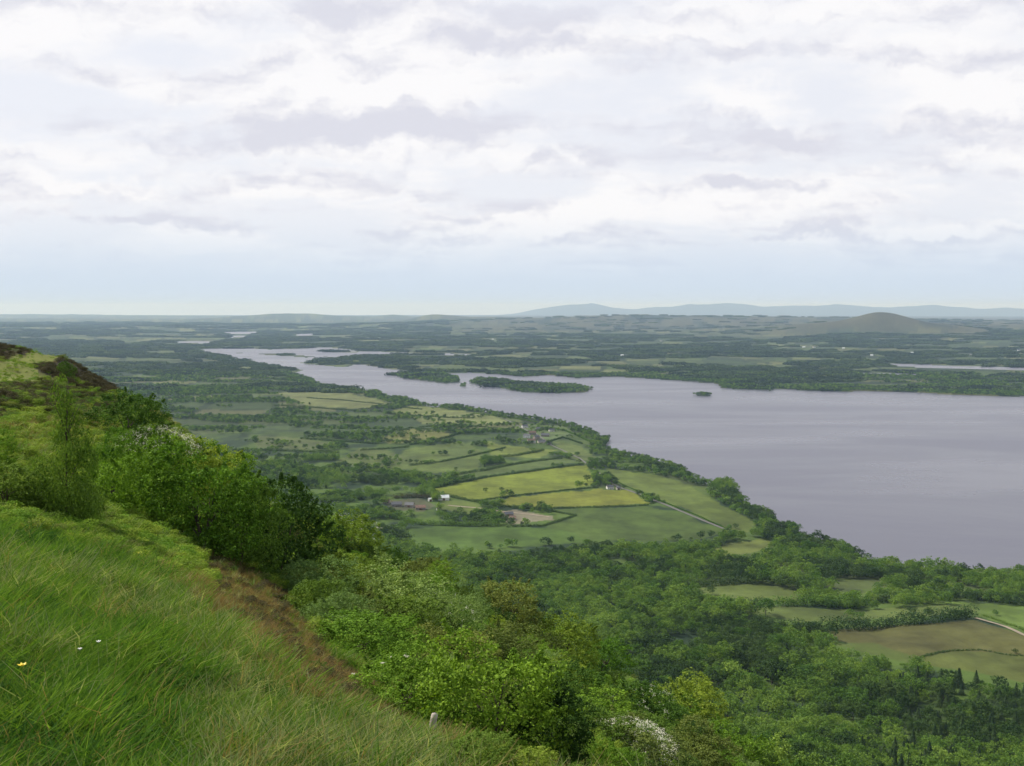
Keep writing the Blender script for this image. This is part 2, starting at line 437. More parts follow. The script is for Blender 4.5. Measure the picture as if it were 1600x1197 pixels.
# ------------------------------------------------------------------ ground cover classes: colour of the land, one field with cloud shadow painted in
def P(*a): return np.array(a, float)
valley_fields = [   # outline in the photo, colour (linear), name
 (P((676,764),(760,747),(860,733),(915,727),(924,738),(930,758),(860,768),(800,774),(745,782),(715,776)), (.125,.155,.022)),
 (P((765,789),(800,777),(930,765),(985,766),(1012,787),(935,791),(860,793)), (.140,.155,.024)),
 (P((948,732),(1010,740),(1065,752),(1098,770),(1128,790),(1184,818),(1165,833),(1140,828),(1080,800),(1030,780),(985,762),(955,748)), (.085,.115,.026)),
 (P((868,796),(935,794),(1012,791),(1070,806),(1135,832),(1100,842),(1000,846),(925,844),(850,826)), (.055,.085,.020)),  # cloud shadow over this field is painted into its darker green
 (P((632,826),(700,822),(820,823),(880,828),(925,846),(860,852),(700,858),(640,850)), (.055,.095,.020)),
 (P((592,684),(640,670),(690,674),(712,680),(660,690),(610,693)), (.12,.13,.04)),
 (P((640,700),(720,690),(760,706),(745,735),(680,740),(600,728)), (.078,.108,.028)),
 (P((560,700),(600,702),(640,716),(600,730),(520,725)), (.07,.092,.028)),
 (P((700,742),(800,722),(880,716),(905,722),(800,738),(720,750)), (.07,.10,.03)),
 (P((640,650),(700,640),(760,646),(800,662),(740,668),(660,662)), (.13,.15,.055)),
 (P((640,634),(670,636),(720,642),(650,650),(600,645)), (.12,.14,.045)),
 (P((800,664),(880,664),(900,680),(860,690),(820,676)), (.085,.12,.045)),
 (P((760,690),(830,700),(870,704),(840,716),(770,712)), (.11,.14,.03)),
 (P((865,690),(905,696),(930,716),(905,722),(880,712)), (.09,.12,.035)),
 (P((400,680),(470,684),(520,694),(480,704),(400,700)), (.072,.09,.032)),
 (P((430,614),(500,608),(560,618),(620,632),(560,640),(470,632)), (.11,.125,.045)),
 (P((1275,986),(1400,977),(1522,969),(1560,980),(1640,1005),(1640,1034),(1560,1020),(1490,1017),(1430,1028),(1370,1014),(1300,1000)), (.082,.080,.028)),
 (P((1440,1028),(1490,1017),(1560,1020),(1640,1032),(1700,1090),(1600,1066),(1520,1050),(1450,1040)), (.075,.088,.024)),
 (P((1290,1004),(1370,1006),(1430,1026),(1420,1036),(1340,1016)), (.062,.085,.022)),
 (P((1475,940),(1560,944),(1680,958),(1700,1000),(1600,985),(1532,964),(1500,952)), (.085,.130,.028)),
 (P((1075,917),(1150,911),(1215,917),(1262,930),(1240,944),(1200,940),(1120,932)), (.075,.10,.026)),
 (P((1130,950),(1230,946),(1330,954),(1500,944),(1530,956),(1400,966),(1250,972),(1180,960)), (.075,.10,.028)),
 (P((1112,852),(1190,842),(1216,852),(1190,862),(1130,868)), (.095,.115,.03)),
 (P((1260,912),(1330,905),(1385,908),(1400,916),(1320,922)), (.06,.08,.026)),
 (P((780,800),(800,796),(862,806),(868,812),(800,820),(786,812)), (.155,.14,.10)),
 (P((600,782),(650,778),(680,790),(660,800),(610,795)), (.085,.09,.05)),
 (P((690,778),(740,786),(770,800),(720,803),(690,796)), (.09,.12,.03)),
 (P((720,738),(700,700),(740,690)), (.07,.10,.03)),
]
near_patches = [
 (P((-300,545),(0,537),(55,541),(30,553),(0,562),(-300,590)), (.042,.034,.016)),                    # dark heather on the crest
 (P((48,578),(78,562),(130,556),(160,576),(198,600),(205,616),(150,612),(90,594)), (.032,.027,.017)), # heather mound
 (P((-300,590),(0,562),(30,551),(70,545),(125,551),(80,562),(50,574),(52,584),(85,592),(60,598),(-300,640)), (.13,.15,.035)), # mown-looking grass
 (P((-300,640),(60,598),(150,612),(200,620),(190,662),(110,690),(60,650),(-300,690)), (.062,.058,.020)),
 (P((-300,690),(60,652),(110,660),(190,660),(185,720),(110,760),(-300,800)), (.12,.12,.028)),
 (P((210,640),(260,640),(330,672),(320,690),(260,668)), (.14,.12,.045)),
 (P((300,862),(345,872),(410,905),(450,950),(520,1030),(600,1096),(700,1150),(700,1185),(560,1155),(480,1110),(420,1060),(370,1000),(320,930)), (.105,.082,.034)),
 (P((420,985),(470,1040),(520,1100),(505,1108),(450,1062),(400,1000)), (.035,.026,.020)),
 (P((280,905),(300,900),(330,930),(420,1000),(400,1010),(330,960)), (.09,.06,.03)),
 (P((150,800),(220,815),(300,872),(350,915),(320,925),(240,870),(160,840)), (.12,.13,.03)),
]
GRASS_EDGE = P((-400,815),(0,830),(60,832),(150,862),(240,900),(310,950),(370,1008),(420,1065),(490,1120),(580,1162),(670,1190),(720,1210),(770,1240),(1200,1300),(1200,2500),(-2500,2500),(-2500,800))

def base_colour(x, y, z):
    """rgb for land points, from what grows there, plus the cloud shadow painted on one field"""
    n = len(x); col = np.zeros((n, 3))
    px, py = proj(x, y, z)
    r = np.hypot(x, y)
    n1 = fbm(x / 35, y / 35, 4, 61)[:, None]; n2 = fbm(x / 420, y / 260, 3, 63)[:, None]
    # default: rough pasture and scrub, duller and browner on far moor
    green = np.array([.070, .115, .024]); olive = np.array([.085, .10, .034]); moor = np.array([.064, .064, .034]); dark = np.array([.022, .042, .020])
    c = dark + (green - dark) * sstep(.35, .6, n1)
    c = c + (olive - c) * (sstep(.45, .75, n2) * .5)
    # far patchwork of fields: cells of a few hundred metres with their own tone
    fx = x / 190 + 2.0 * fbm(x / 600, y / 600, 2, 71); fy = y / 150 + 2.0 * fbm(x / 600, y / 600, 2, 73)
    cell = vhash(np.floor(fx), np.floor(fy), 77); cell2 = vhash(np.floor(fx), np.floor(fy), 79)
    edge = (np.minimum(np.minimum(fx % 1, 1 - fx % 1), np.minimum(fy % 1, 1 - fy % 1)) < .06)
    pal = np.array([[.045,.07,.026],[.08,.105,.038],[.12,.13,.055],[.03,.048,.022],[.022,.038,.02],[.038,.058,.026],[.06,.085,.03],[.09,.095,.045]])
    cc = pal[(cell * 7.99).astype(int)] * (0.8 + .4 * cell2[:, None])
    cc[edge] = (.02, .034, .016)
    wfar = (sstep(1500, 2600, y) * .85)[:, None]
    c = c + (cc - c) * wfar
    # moorland belt on the right beyond the lake
    mo = (sstep(9500, 12000, y) * sstep(560, 850, px) * .85)[:, None]
    mo = np.maximum(mo, (np.exp(-((x - (1390 - 800) / F * 9800) / 1500) ** 2 - ((y - 9900) / 1200) ** 2))[:, None] * 1.1).clip(0, 1)
    fir = ((fbm(x / 500, y / 400, 3, 83) > .60) | inside(P((1285,535),(1300,521),(1380,519),(1450,521),(1475,532),(1440,545),(1330,548)), px, py))[:, None]
    mcol = moor * (.55 + .9 * fbm(x / 240, y / 240, 4, 87)[:, None])
    mcol = np.where(fir, [[.018, .03, .018]], mcol)
    c = c + (mcol - c) * mo
    c[r > 36000] = (.03, .045, .035)
    V = y > 420
    jx = (fbm(x / 22, y / 22, 3, 85) - .5) * 14; jy = (fbm(x / 22, y / 22, 3, 86) - .5) * 4
    for poly, rgb in valley_fields:
        m = V & inside(poly, px + jx, py + jy)
        if m.any():
            c[m] = np.array(rgb) * .98 * (.55 + .9 * n1[m]) + .12 * c[m]
    # near slope
    N = (r < 260)
    g = np.array([.060, .100, .022]); b = np.array([.10, .105, .030])
    nn = fbm(x / 4, y / 4, 4, 91)[:, None]
    cn = g + (b - g) * sstep(.4, .65, nn)
    tw = (1 - sstep(180, 420, r))[:, None]
    c = c + (cn - c) * tw
    wx = px + (fbm(x / 2.5, y / 2.5, 3, 95) - .5) * 46; wy = py + (fbm(x / 2.5, y / 2.5, 3, 97) - .5) * 22
    for poly, rgb in near_patches:
        m = N & (y > 2) & inside(poly, wx, wy)
        if m.any(): c[m] = np.array(rgb) * (.7 + .6 * nn[m])
    gr = (r < 40) & ((y < 3) | inside(GRASS_EDGE, px, py))
    c[gr] = np.array([.035, .055, .012]) * (.7 + .6 * nn[gr])
    return c

# ------------------------------------------------------------------ the ground: one sheet to the horizon
th_front = np.arctan((np.arange(-260, 1861, 2.4) - 800) / F)
th_back = np.linspace(th_front[-1], th_front[0] + 2 * math.pi, 60)[1:-1]
TH = np.concatenate([th_front, th_back])
rr_ = list(np.geomspace(.6, 560, 300))
pyv = np.arange(1230, 491.0, -1.6)
rv = ZC * F / (pyv - 480)
rr_ += [q for q in rv if q > 563 and q < 26000]
rr_ += list(np.linspace(27000, 58000, 42))
rr_ = np.array(rr_)
TT, RR = np.meshgrid(TH, rr_)
GX = RR * np.sin(TT); GY = RR * np.cos(TT)
gx, gy = GX.ravel(), GY.ravel()
gz = height(gx, gy)
nr, nth = RR.shape
idx = np.arange(nr * nth).reshape(nr, nth)
a = idx[:-1, :]; b = np.roll(idx, -1, 1)[:-1, :]; c_ = np.roll(idx, -1, 1)[1:, :]; d_ = idx[1:, :]
faces = np.stack([a, d_, c_, b], -1).reshape(-1, 4)
gm, t = mat('land_cover')
at = t.n('ShaderNodeAttribute', dict(attribute_name='cover'))
pos = t.n('ShaderNodeNewGeometry').outputs['Position']
fine = t.noise(pos, 1.7, 6, .7)
mid = t.noise(pos, .09, 6, .65)
broad = t.noise(pos, .006, 5, .6)
k = t.math('MULTIPLY_ADD', fine, .9, .55)
lanes = t.noise(t.n('ShaderNodeMapping', Vector=pos, Scale=(.045, .007, .02), Rotation=(0, 0, R(28))), 1.0, 4, .6)
k2 = t.math('MULTIPLY_ADD', t.math('MULTIPLY_ADD', lanes, .6, t.math('MULTIPLY', mid, .9)), .9, .33)
k3 = t.math('MULTIPLY_ADD', broad, .5, .75)
kk = t.math('MULTIPLY', t.math('MULTIPLY', k, k2), k3)
col = t.mix(1.0, at.outputs['Color'], t.n('ShaderNodeCombineColor', i0=kk, i1=kk, i2=kk), 'MULTIPLY')
bmp = t.n('ShaderNodeBump', Strength=.5, Distance=.12, Height=fine)
bs = t.n('ShaderNodeBsdfPrincipled', Base_Color=col, Roughness=.95, Normal=bmp)
bs.inputs['Specular IOR Level'].default_value = .15
t.n('ShaderNodeOutputMaterial', Surface=bs)
gme = mesh_np('ground', np.stack([gx, gy, gz], -1), faces, [gm], smooth=True)
ca = gme.color_attributes.new('cover', 'FLOAT_COLOR', 'POINT')
bc = base_colour(gx, gy, gz)
ca.data.foreach_set('color', np.concatenate([bc, np.ones((len(bc), 1))], 1).astype(np.float32).ravel())
tag(obj('ground', gme), kind='structure')

# ------------------------------------------------------------------ the lake
wth = np.linspace(-math.pi * .28, math.pi * .28, 60)
wr = np.geomspace(500, 34000, 110)
WT, WR = np.meshgrid(wth, wr)
WX = WR * np.sin(WT); WY = WR * np.cos(WT); WZ = -WR * WR / (2 * RE)
idx = np.arange(WX.size).reshape(WX.shape)
wf_ = np.stack([idx[:-1, :-1], idx[1:, :-1], idx[1:, 1:], idx[:-1, 1:]], -1).reshape(-1, 4)
wm, t = mat('lake_water')
pos = t.n('ShaderNodeNewGeometry').outputs['Position']
mp = t.n('ShaderNodeMapping', Vector=pos, Scale=(.0011, .0032, 1), Rotation=(0, 0, R(12)))
wind = t.noise(mp, 1.0, 6, .6, .6)
mp2 = t.n('ShaderNodeMapping', Vector=pos, Scale=(.05, .16, 1))
rip = t.noise(mp2, 1.0, 5, .65)
bmp = t.n('ShaderNodeBump', Strength=.15, Distance=1.0, Height=rip)
wc = t.mix(t.ramp(wind, .35, .7), (.085, .086, .118), (.115, .116, .155))
bs = t.n('ShaderNodeBsdfPrincipled', Base_Color=wc, Roughness=t.ramp(wind, .3, .7, .24, .40), IOR=1.333, Normal=bmp)
t.n('ShaderNodeOutputMaterial', Surface=bs)
tag(obj('water', mesh_np('water', np.stack([WX.ravel(), WY.ravel(), WZ.ravel()], -1), wf_, [wm], smooth=True)), kind='structure')

# ------------------------------------------------------------------ leaf clouds
def leaves(ctr, nrm, size, rg, aspect=.55, jitter=.6, droop=0.0):
    n = len(ctr)
    nv = nrm + rg.normal(0, jitter, (n, 3)); nv[:, 2] += .25
    nv /= np.linalg.norm(nv, axis=1, keepdims=True) + 1e-9
    q = rg.normal(0, 1, (n, 3)); q[:, 2] -= droop
    t1 = np.cross(nv, q); t1 /= np.linalg.norm(t1, axis=1, keepdims=True) + 1e-9
    t2 = np.cross(nv, t1)
    s = (size * rg.uniform(.6, 1.35, n))[:, None]
    v = np.stack([ctr - t1 * s * .5, ctr + t2 * s * aspect * .5 + nv * s * .08, ctr + t1 * s * .5, ctr - t2 * s * aspect * .5 + nv * s * .08], 1).reshape(-1, 3)
    f = np.arange(n * 4).reshape(n, 4)
    return v, f
def sprigs(blobs, m, rs, rg, fuzz=.10):
    """small leafy sprigs standing on the lumps, with gaps between them"""
    B = np.array(blobs, float); wgt = B[:, 3] * B[:, 5]; wgt /= wgt.sum()
    k = rg.choice(len(B), m * 4, p=wgt); d = rg.normal(0, 1, (len(k), 3)); d[:, 2] += .3; d /= np.linalg.norm(d, axis=1, keepdims=True)
    p = B[k, :3] + d * B[k, 3:] * (1 + rg.normal(0, fuzz, len(k)))[:, None]
    dep = np.full(len(k), 9.0)
    for b in B: dep = np.minimum(dep, np.linalg.norm((p - b[:3]) / b[3:], axis=1))
    p = p[(dep > .8) & (p[:, 2] > .02)][:m]
    r = rg.uniform(.6, 1.4, len(p)) * rs
    return [(q[0], q[1], q[2], a_, a_, a_ * .8) for q, a_ in zip(p, r)]
def blob_leaves(blobs, n, size, rg, inner=.25, jitter=.6, aspect=.6, fuzz=.12, sprig=None):
    """leaves through the outer part of a heap of ellipsoids (cx,cy,cz,rx,ry,rz)"""
    if sprig:
        v1, f1 = blob_leaves(blobs, int(n * .25), size, rg, .5, jitter, aspect, fuzz * .5)
        sb = np.array(sprigs(blobs, sprig[0], sprig[1], rg)); m = int(n * .75)
        if sprig[0] > 200:      # young shoots standing out of the outline
            top = []
            for q in range(42):
                e_ = sb[rg.integers(len(sb)), :3]; dr = e_ - [0, 0, .35]; dr[2] = abs(dr[2]) * .9 + .12; dr /= np.linalg.norm(dr)
                L = rg.uniform(.05, .16)
                for h_ in (.35, .7, 1.0):
                    r_ = .026 * (1.25 - .6 * h_); top.append((*(e_ + dr * L * h_), r_, r_, r_))
            sb = np.concatenate([sb, top])
        k = rg.integers(0, len(sb), m); d = rg.normal(0, 1, (m, 3)); d[:, 2] += .4; d /= np.linalg.norm(d, axis=1, keepdims=True)
        p = sb[k, :3] + d * sb[k, 3:] * (rg.random(m) ** .4)[:, None]
        ok = p[:, 2] > 0
        v2, f2 = leaves(p[ok], d[ok], size, rg, aspect, jitter)
        return np.concatenate([v1, v2]), np.concatenate([f1, f2 + len(v1)])
    B = np.array(blobs, float)
    wgt = (B[:, 3] * B[:, 5] + B[:, 3] * B[:, 4]); wgt /= wgt.sum()
    k = rg.choice(len(B), n * 2, p=wgt)
    d = rg.normal(0, 1, (len(k), 3)); d[:, 2] += .25; d /= np.linalg.norm(d, axis=1, keepdims=True)
    rad = 1 + rg.normal(0, fuzz, len(k))
    rad = np.where(rg.random(len(k)) < inner, rg.uniform(.3, 1, len(k)), rad)
    p = B[k, :3] + d * B[k, 3:] * rad[:, None]
    # leave out what is buried deep in another blob
    dep = np.full(len(k), 9.0)
    for b in B:
        dep = np.minimum(dep, np.linalg.norm((p - b[:3]) / b[3:], axis=1))
    keep = (dep > .78) | (rg.random(len(k)) < .18)
    keep &= p[:, 2] > 0.0
    p, d = p[keep][:n], d[keep][:n]
    return leaves(p, d, size, rg, aspect, jitter)
def heap(rg, n, wx=.5, wz=.5, zc=.5, r=(.16, .3), flat=.85, top=0):
    """n lumps inside an egg of half-width wx, centre zc, half-height wz (unit plant)"""
    out = [(0, 0, zc * .9, wx * .55, wx * .55, wz * .62)]
    for i in range(n):
        d = rg.normal(0, 1, 3); d /= np.linalg.norm(d); q = rg.uniform(.45, .92)
        if d[2] < -.5: d[2] *= -.6
        rr = rg.uniform(*r)
        out.append((d[0] * wx * q, d[1] * wx * q, max(rr * .6, zc + d[2] * wz * q), rr, rr, rr * flat))
    return out
def tube(pts, rad, seg=6):
    pts = np.array(pts, float); vs = []; fs = []
    for i, p in enumerate(pts):
        dirv = pts[min(i + 1, len(pts) - 1)] - pts[max(i - 1, 0)]; dirv /= np.linalg.norm(dirv) + 1e-9
        u_ = np.cross(dirv, [.3, .9, .1]); u_ /= np.linalg.norm(u_); v_ = np.cross(dirv, u_)
        for k in range(seg):
            an = 2 * math.pi * k / seg
            vs.append(p + rad[i] * (math.cos(an) * u_ + math.sin(an) * v_))
    for i in range(len(pts) - 1):
        for k in range(seg):
            fs.append((i * seg + k, i * seg + (k + 1) % seg, (i + 1) * seg + (k + 1) % seg, (i + 1) * seg + k))
    return np.array(vs), np.array(fs)
def join(parts):
    vs = []; fs = []; o = 0
    for v, f in parts:
        vs.append(v); fs.append(f + o); o += len(v)
    return np.concatenate(vs), np.concatenate(fs)
def stems(rg, n, h, r0, spread=.25, seg=5):
    out = []
    for i in range(n):
        an = rg.uniform(0, 6.28); L = h * rg.uniform(.75, 1.0)
        ex, ey = math.cos(an) * spread * L, math.sin(an) * spread * L
        if n == 1: ex *= .2; ey *= .2
        pts = [(0, 0, -.12), (ex * .15, ey * .15, L * .3), (ex * .55 + rg.normal(0, .01), ey * .55, L * .65), (ex, ey, L)]
        out.append(tube(pts, [r0, r0 * .8, r0 * .5, r0 * .2], seg))
        for j in range(3):
            s = np.array(pts[1 + (j > 0)]) ; a2 = rg.uniform(0, 6.28)
            e = s + np.array([math.cos(a2) * .2 * h, math.sin(a2) * .2 * h, .22 * h])
            out.append(tube([s, (s + e) / 2 + [0, 0, .02], e], [r0 * .45, r0 * .3, r0 * .12], 4))
    return join(out)

# foliage materials
M = {}
M['fresh'] = foliage('fresh_leaves', (.036, .080, .008), (.185, .285, .030))
M['mid'] = foliage('mid_green_leaves', (.025, .056, .008), (.135, .205, .032))
M['deep'] = foliage('deep_green_leaves', (.014, .034, .008), (.085, .135, .024))
M['pale'] = foliage('pale_grey_green_leaves', (.056, .100, .020), (.215, .285, .090))
M['yellow'] = foliage('yellow_green_leaves', (.055, .092, .010), (.230, .290, .038))
M['olive'] = foliage('olive_leaves', (.050, .072, .015), (.165, .190, .045))
M['wood_mid'] = foliage('woodland_leaves', (.022, .054, .009), (.128, .200, .032), trans=.25)
M['wood_light'] = foliage('light_woodland_leaves', (.038, .080, .012), (.182, .260, .044), trans=.25)
M['wood_dark'] = foliage('dark_woodland_leaves', (.016, .036, .011), (.066, .104, .026), trans=.2)
M['far_mid'] = foliage('far_wood_leaves', (.022, .042, .014), (.070, .100, .032), trans=.2)
M['far_dark'] = foliage('far_dark_wood_leaves', (.014, .028, .013), (.042, .062, .026), trans=.2)
M['fir'] = foliage('conifer_needles', (.014, .030, .011), (.050, .078, .028), trans=.1)
M['heather'] = foliage('heather_stems', (.024, .022, .010), (.064, .056, .025), trans=.1)
M['straw'] = foliage('dry_stems', (.12, .085, .035), (.27, .20, .09), trans=.3)
M['rust'] = foliage('rusty_stems', (.085, .055, .022), (.21, .135, .06), trans=.3)
M['grass'] = foliage('grass_blades', (.034, .082, .009), (.150, .232, .036), trans=.4)
M['grass_dark'] = foliage('deep_grass_blades', (.018, .052, .008), (.078, .148, .026), trans=.35)
M['grass_dry'] = foliage('pale_grass_blades', (.12, .15, .05), (.30, .31, .15), trans=.4)
M['blossom'] = simple('white_blossom', (.66, .65, .52), .7, .1)
M['bark'] = simple('bark', (.085, .065, .048), .9, .4, 12)
M['greybark'] = simple('grey_bark', (.13, .115, .095), .9, .35, 12)

# ---- near shrubs: prototypes of unit size (1 m tall, 1 m wide), crown > leaf-sized faces
def proto_bush(seed, n, leaf, mname, blobs=16, wx=.5, wz=.48, zc=.50, r=(.12, .24), inner=.3, aspect=.6, fuzz=.12):
    rg = np.random.default_rng(seed)
    hp = heap(rg, blobs, wx, wz, zc, r)
    for q in range(9):      # leafy right down to the ground
        an = q * .7 + rg.uniform(0, .3); hp.append((math.cos(an) * .33, math.sin(an) * .33, rg.uniform(.12, .2), .17, .17, .17))
    v, f = blob_leaves(hp, n, leaf, rg, inner, aspect=aspect, fuzz=fuzz, sprig=(340, .056))
    crown = mesh_np('crown', v, f, [M[mname]])
    sv, sf = stems(rg, 4, .62, .016)
    stem = mesh_np('stem', sv, sf, [M['bark']], smooth=True)
    return crown, stem
NEAR = {}
for i, k in enumerate(['fresh', 'mid', 'deep', 'pale', 'yellow', 'olive']):
    NEAR[k] = [proto_bush(100 + i * 3 + j, 21000, .026 if k != 'pale' else .024, k, blobs=(24, 17)[j], aspect=.62 if k != 'pale' else .5) for j in range(2)]
# slender young tree
def sapling():
    rg = np.random.default_rng(55); bl = []
    for i in range(52):
        z = .10 + .86 * rg.random() ** 1.3; wv = .46 * (1 - abs(z - .30)) ** 1.5
        a_ = rg.uniform(0, 6.28); q = rg.uniform(.1, 1) * wv
        rr = rg.uniform(.09, .19) * (1.2 - z * .85)
        bl.append((math.cos(a_) * q, math.sin(a_) * q, z, rr, rr, rr * .5))
    v, f = blob_leaves(bl, 15000, .022, rg, .3, fuzz=.3)
    sv, sf = stems(rg, 2, .95, .014, .08)
    return mesh_np('crown', v, f, [M['mid']]), mesh_np('trunk', sv, sf, [M['bark']], smooth=True)
SAP = sapling()
def blossom_mesh(seed, n, size, spread=.45, disc=False):
    """clusters of small white flowers sitting on the upper outside of a crown"""
    rg = np.random.default_rng(seed); vs = []
    P_ = []
    for i in range(n):
        d = rg.normal(0, 1, 3); d[2] = abs(d[2]) + .2; d /= np.linalg.norm(d)
        c0 = np.array([0, 0, .5]) + d * [.5, .5, .47] * rg.uniform(.9, 1.06)
        m = 60 if disc else rg.integers(4, 16)
        off = rg.normal(0, size * (1.0 if disc else 1.5), (m, 3)); off[:, 2] *= .25 if disc else .8
        P_.append(c0 + off)
    P_ = np.concatenate(P_)
    nn_ = np.tile([0, 0, 1.0], (len(P_), 1))
    v, f = leaves(P_, nn_, size * .8, rg, .9, .5)
    return mesh_np('blossom', v, f, [M['blossom']])
BLO = {'haw': blossom_mesh(5, 480, .010), 'elder': blossom_mesh(6, 9, .009, disc=True), 'few': blossom_mesh(8, 60, .011)}

SLOPE = 'shrubs on the steep slope'
def place_bush(px, pyb, wpx, hpx, kind, label, cat='shrub', name='shrub', blossom=None, group=None, var=0, at=None):
    if at is None:
        x, y, z = ground(px, pyb, ymax=240)
    else: x, y, z = at
    f_ = y * cp + (ZC - z) * sp
    wd = wpx * f_ / F; ht = hpx * f_ / F
    e = empty(name, (x, y, z - .06 * ht), random.uniform(0, 6.28), (wd, wd, ht))
    tag(e, label, cat, group)
    cr, st = NEAR[kind][var % len(NEAR[kind])] if kind != 'sapling' else SAP
    obj('crown', cr, e); obj('trunk' if kind == 'sapling' else 'stem', st, e)
    if blossom: obj('blossom', BLO[blossom], e)
    return e
hand = [
 (104, 824, 125, 262, 'sapling', 'slender young tree with a thin pointed top at the far left, beside the bushes', 'tree', 'young_tree', None),
 (203, 696, 115, 88, 'mid', 'round bush just above the white flowering hawthorn on the left slope', 'bush', 'bush', None),
 (245, 762, 135, 105, 'mid', 'hawthorn bush covered in white blossom in the clump on the left slope', 'hawthorn', 'hawthorn_bush', 'haw'),
 (172, 796, 110, 122, 'fresh', 'bright green bush right beside the slender young tree', 'bush', 'bush', None),
 (232, 822, 135, 140, 'fresh', 'rounded fresh green bush below the white flowering hawthorn', 'bush', 'bush', None),
 (318, 862, 170, 165, 'fresh', 'fresh green bush in the middle of the dark clump above the path', 'bush', 'bush', None),
 (300, 780, 120, 100, 'yellow', 'yellow green bush right of the white flowering hawthorn', 'bush', 'bush', None),
 (352, 800, 110, 110, 'fresh', 'fresh green bush on the skyline behind the dark clump', 'bush', 'bush', None),
 (376, 886, 130, 160, 'mid', 'bush squeezed between the middle bush and the tallest bush', 'bush', 'bush', None),
 (436, 908, 175, 182, 'deep', 'tall very dark rounded bush at the right end of the clump above the path', 'bush', 'tall_bush', None),
 (405, 760, 80, 60, 'mid', 'small bush on the skyline directly behind the tallest dark bush', 'bush', 'bush', None),
 (345, 868, 44, 28, 'pale', 'small pale low shrub at the foot of the dark clump', 'shrub', 'low_shrub', None),
 (286, 662, 60, 30, 'olive', 'low olive shrub on the skyline of the left ridge', 'shrub', 'low_shrub', None),
 (330, 694, 70, 36, 'mid', 'low green shrub on the skyline lower down the left ridge', 'shrub', 'low_shrub', None),
 (245, 632, 46, 24, 'mid', 'low shrub on the ridge skyline just right of the heather mound', 'shrub', 'low_shrub', None),
 (12, 800, 130, 82, 'mid', 'leafy bush cut by the left edge of the picture above the grass', 'bush', 'bush', None),
 (60, 805, 80, 58, 'mid', 'low leafy bush at the foot of the slender young tree', 'bush', 'bush', None),
 (-10, 735, 70, 62, 'fresh', 'green bush half hidden at the left edge of the picture', 'bush', 'bush', None),
 (104, 592, 26, 30, 'mid', 'small light green bush standing in front of the dark heather mound', 'bush', 'bush', None),
 (60, 549, 14, 12, 'deep', 'tiny dark bush on top of the knoll at the skyline', 'bush', 'bush', None),
 (122, 560, 12, 8, 'deep', 'tiny dark shrub on the skyline at the right of the knoll', 'shrub', 'low_shrub', None),
 (498, 838, 100, 82, 'yellow', 'yellow green bush just right of the tallest dark bush', 'bush', 'bush', None),
 (545, 872, 110, 76, 'yellow', 'yellow green bush with pale tips above the grey green willow', 'bush', 'bush', 'few'),
 (590, 862, 95, 62, 'fresh', 'rounded fresh green bush on the slope skyline above the farm field', 'bush', 'bush', None),
 (655, 905, 120, 56, 'yellow', 'wide yellow green bush on the skyline of the slope', 'bush', 'bush', None),
 (500, 962, 150, 100, 'pale', 'grey green willow bush next to the tallest dark bush', 'willow', 'willow_bush', None),
 (600, 985, 190, 120, 'pale', 'wide grey green willow bush in the middle of the slope', 'willow', 'willow_bush', None),
 (690, 1012, 110, 96, 'pale', 'grey green willow bush with white tips beside the dark hollow', 'willow', 'willow_bush', 'few'),
 (560, 1042, 170, 92, 'fresh', 'fresh green bush in front of the grey green willows', 'bush', 'bush', None),
 (735, 948, 115, 66, 'mid', 'hawthorn with creamy blossom at the top of the middle slope', 'hawthorn', 'hawthorn_bush', 'haw'),
 (795, 985, 120, 84, 'olive', 'olive bush right of the creamy flowering hawthorn', 'bush', 'bush', None),
 (770, 1188, 225, 200, 'fresh', 'large fresh green bush with a dark hollow side at the bottom middle', 'bush', 'large_bush', None),
 (850, 1215, 150, 150, 'deep', 'dark bush on the right flank of the large bush at the bottom', 'bush', 'bush', None),
 (625, 1130, 170, 112, 'fresh', 'elder bush with a few flat white flower heads left of the large bush', 'elder', 'elder_bush', 'elder'),
 (700, 1165, 100, 80, 'fresh', 'small bush between the elder and the large bush at the bottom', 'bush', 'bush', None),
 (775, 1050, 130, 84, 'olive', 'olive bush directly behind the large bush at the bottom', 'bush', 'bush', None),
 (880, 1042, 110, 86, 'yellow', 'yellow green bush on the skyline right of the olive bushes', 'bush', 'bush', None),
 (850, 1000, 60, 46, 'deep', 'dark bush on the skyline between the olive and yellow green bushes', 'bush', 'bush', None),
 (940, 1060, 90, 66, 'fresh', 'fresh green bush on the lower skyline of the slope', 'bush', 'bush', None),
 (905, 1120, 120, 84, 'mid', 'mid green bush right behind the large bottom bush', 'bush', 'bush', None),
 (1000, 1150, 120, 84, 'mid', 'elder bush dotted with small white flowers near the bottom', 'elder', 'elder_bush', 'few'),
 (975, 1215, 170, 92, 'olive', 'hawthorn full of greyish white blossom at the bottom edge', 'hawthorn', 'hawthorn_bush', 'haw'),
 (1080, 1130, 110, 78, 'yellow', 'yellow green bush at the right foot of the slope skyline', 'bush', 'bush', None),
 (1080, 1215, 130, 86, 'olive', 'wide olive bush at the bottom edge right of the blossoming hawthorn', 'bush', 'bush', None),
 (738, 1212, 120, 66, 'mid', 'low mid green shrub overlapping the grass edge right of the wooden post', 'shrub', 'low_shrub', None),
 (812, 1236, 140, 70, 'yellow', 'low yellow green shrub at the bottom edge under the large bush', 'shrub', 'low_shrub', None),
 (640, 1160, 56, 34, 'olive', 'little olive shrub on the grass edge just left of the wooden post', 'shrub', 'low_shrub', None),
 (560, 1108, 60, 34, 'olive', 'little olive shrub at the lower end of the rusty grass bank', 'shrub', 'low_shrub', None),
 (497, 1060, 44, 30, 'mid', 'little green shrub on the rusty grass bank by the pale stone', 'shrub', 'low_shrub', None),
 (1150, 1210, 100, 80, 'fresh', 'last fresh green bush at the bottom edge before the valley wood', 'bush', 'bush', None),
]
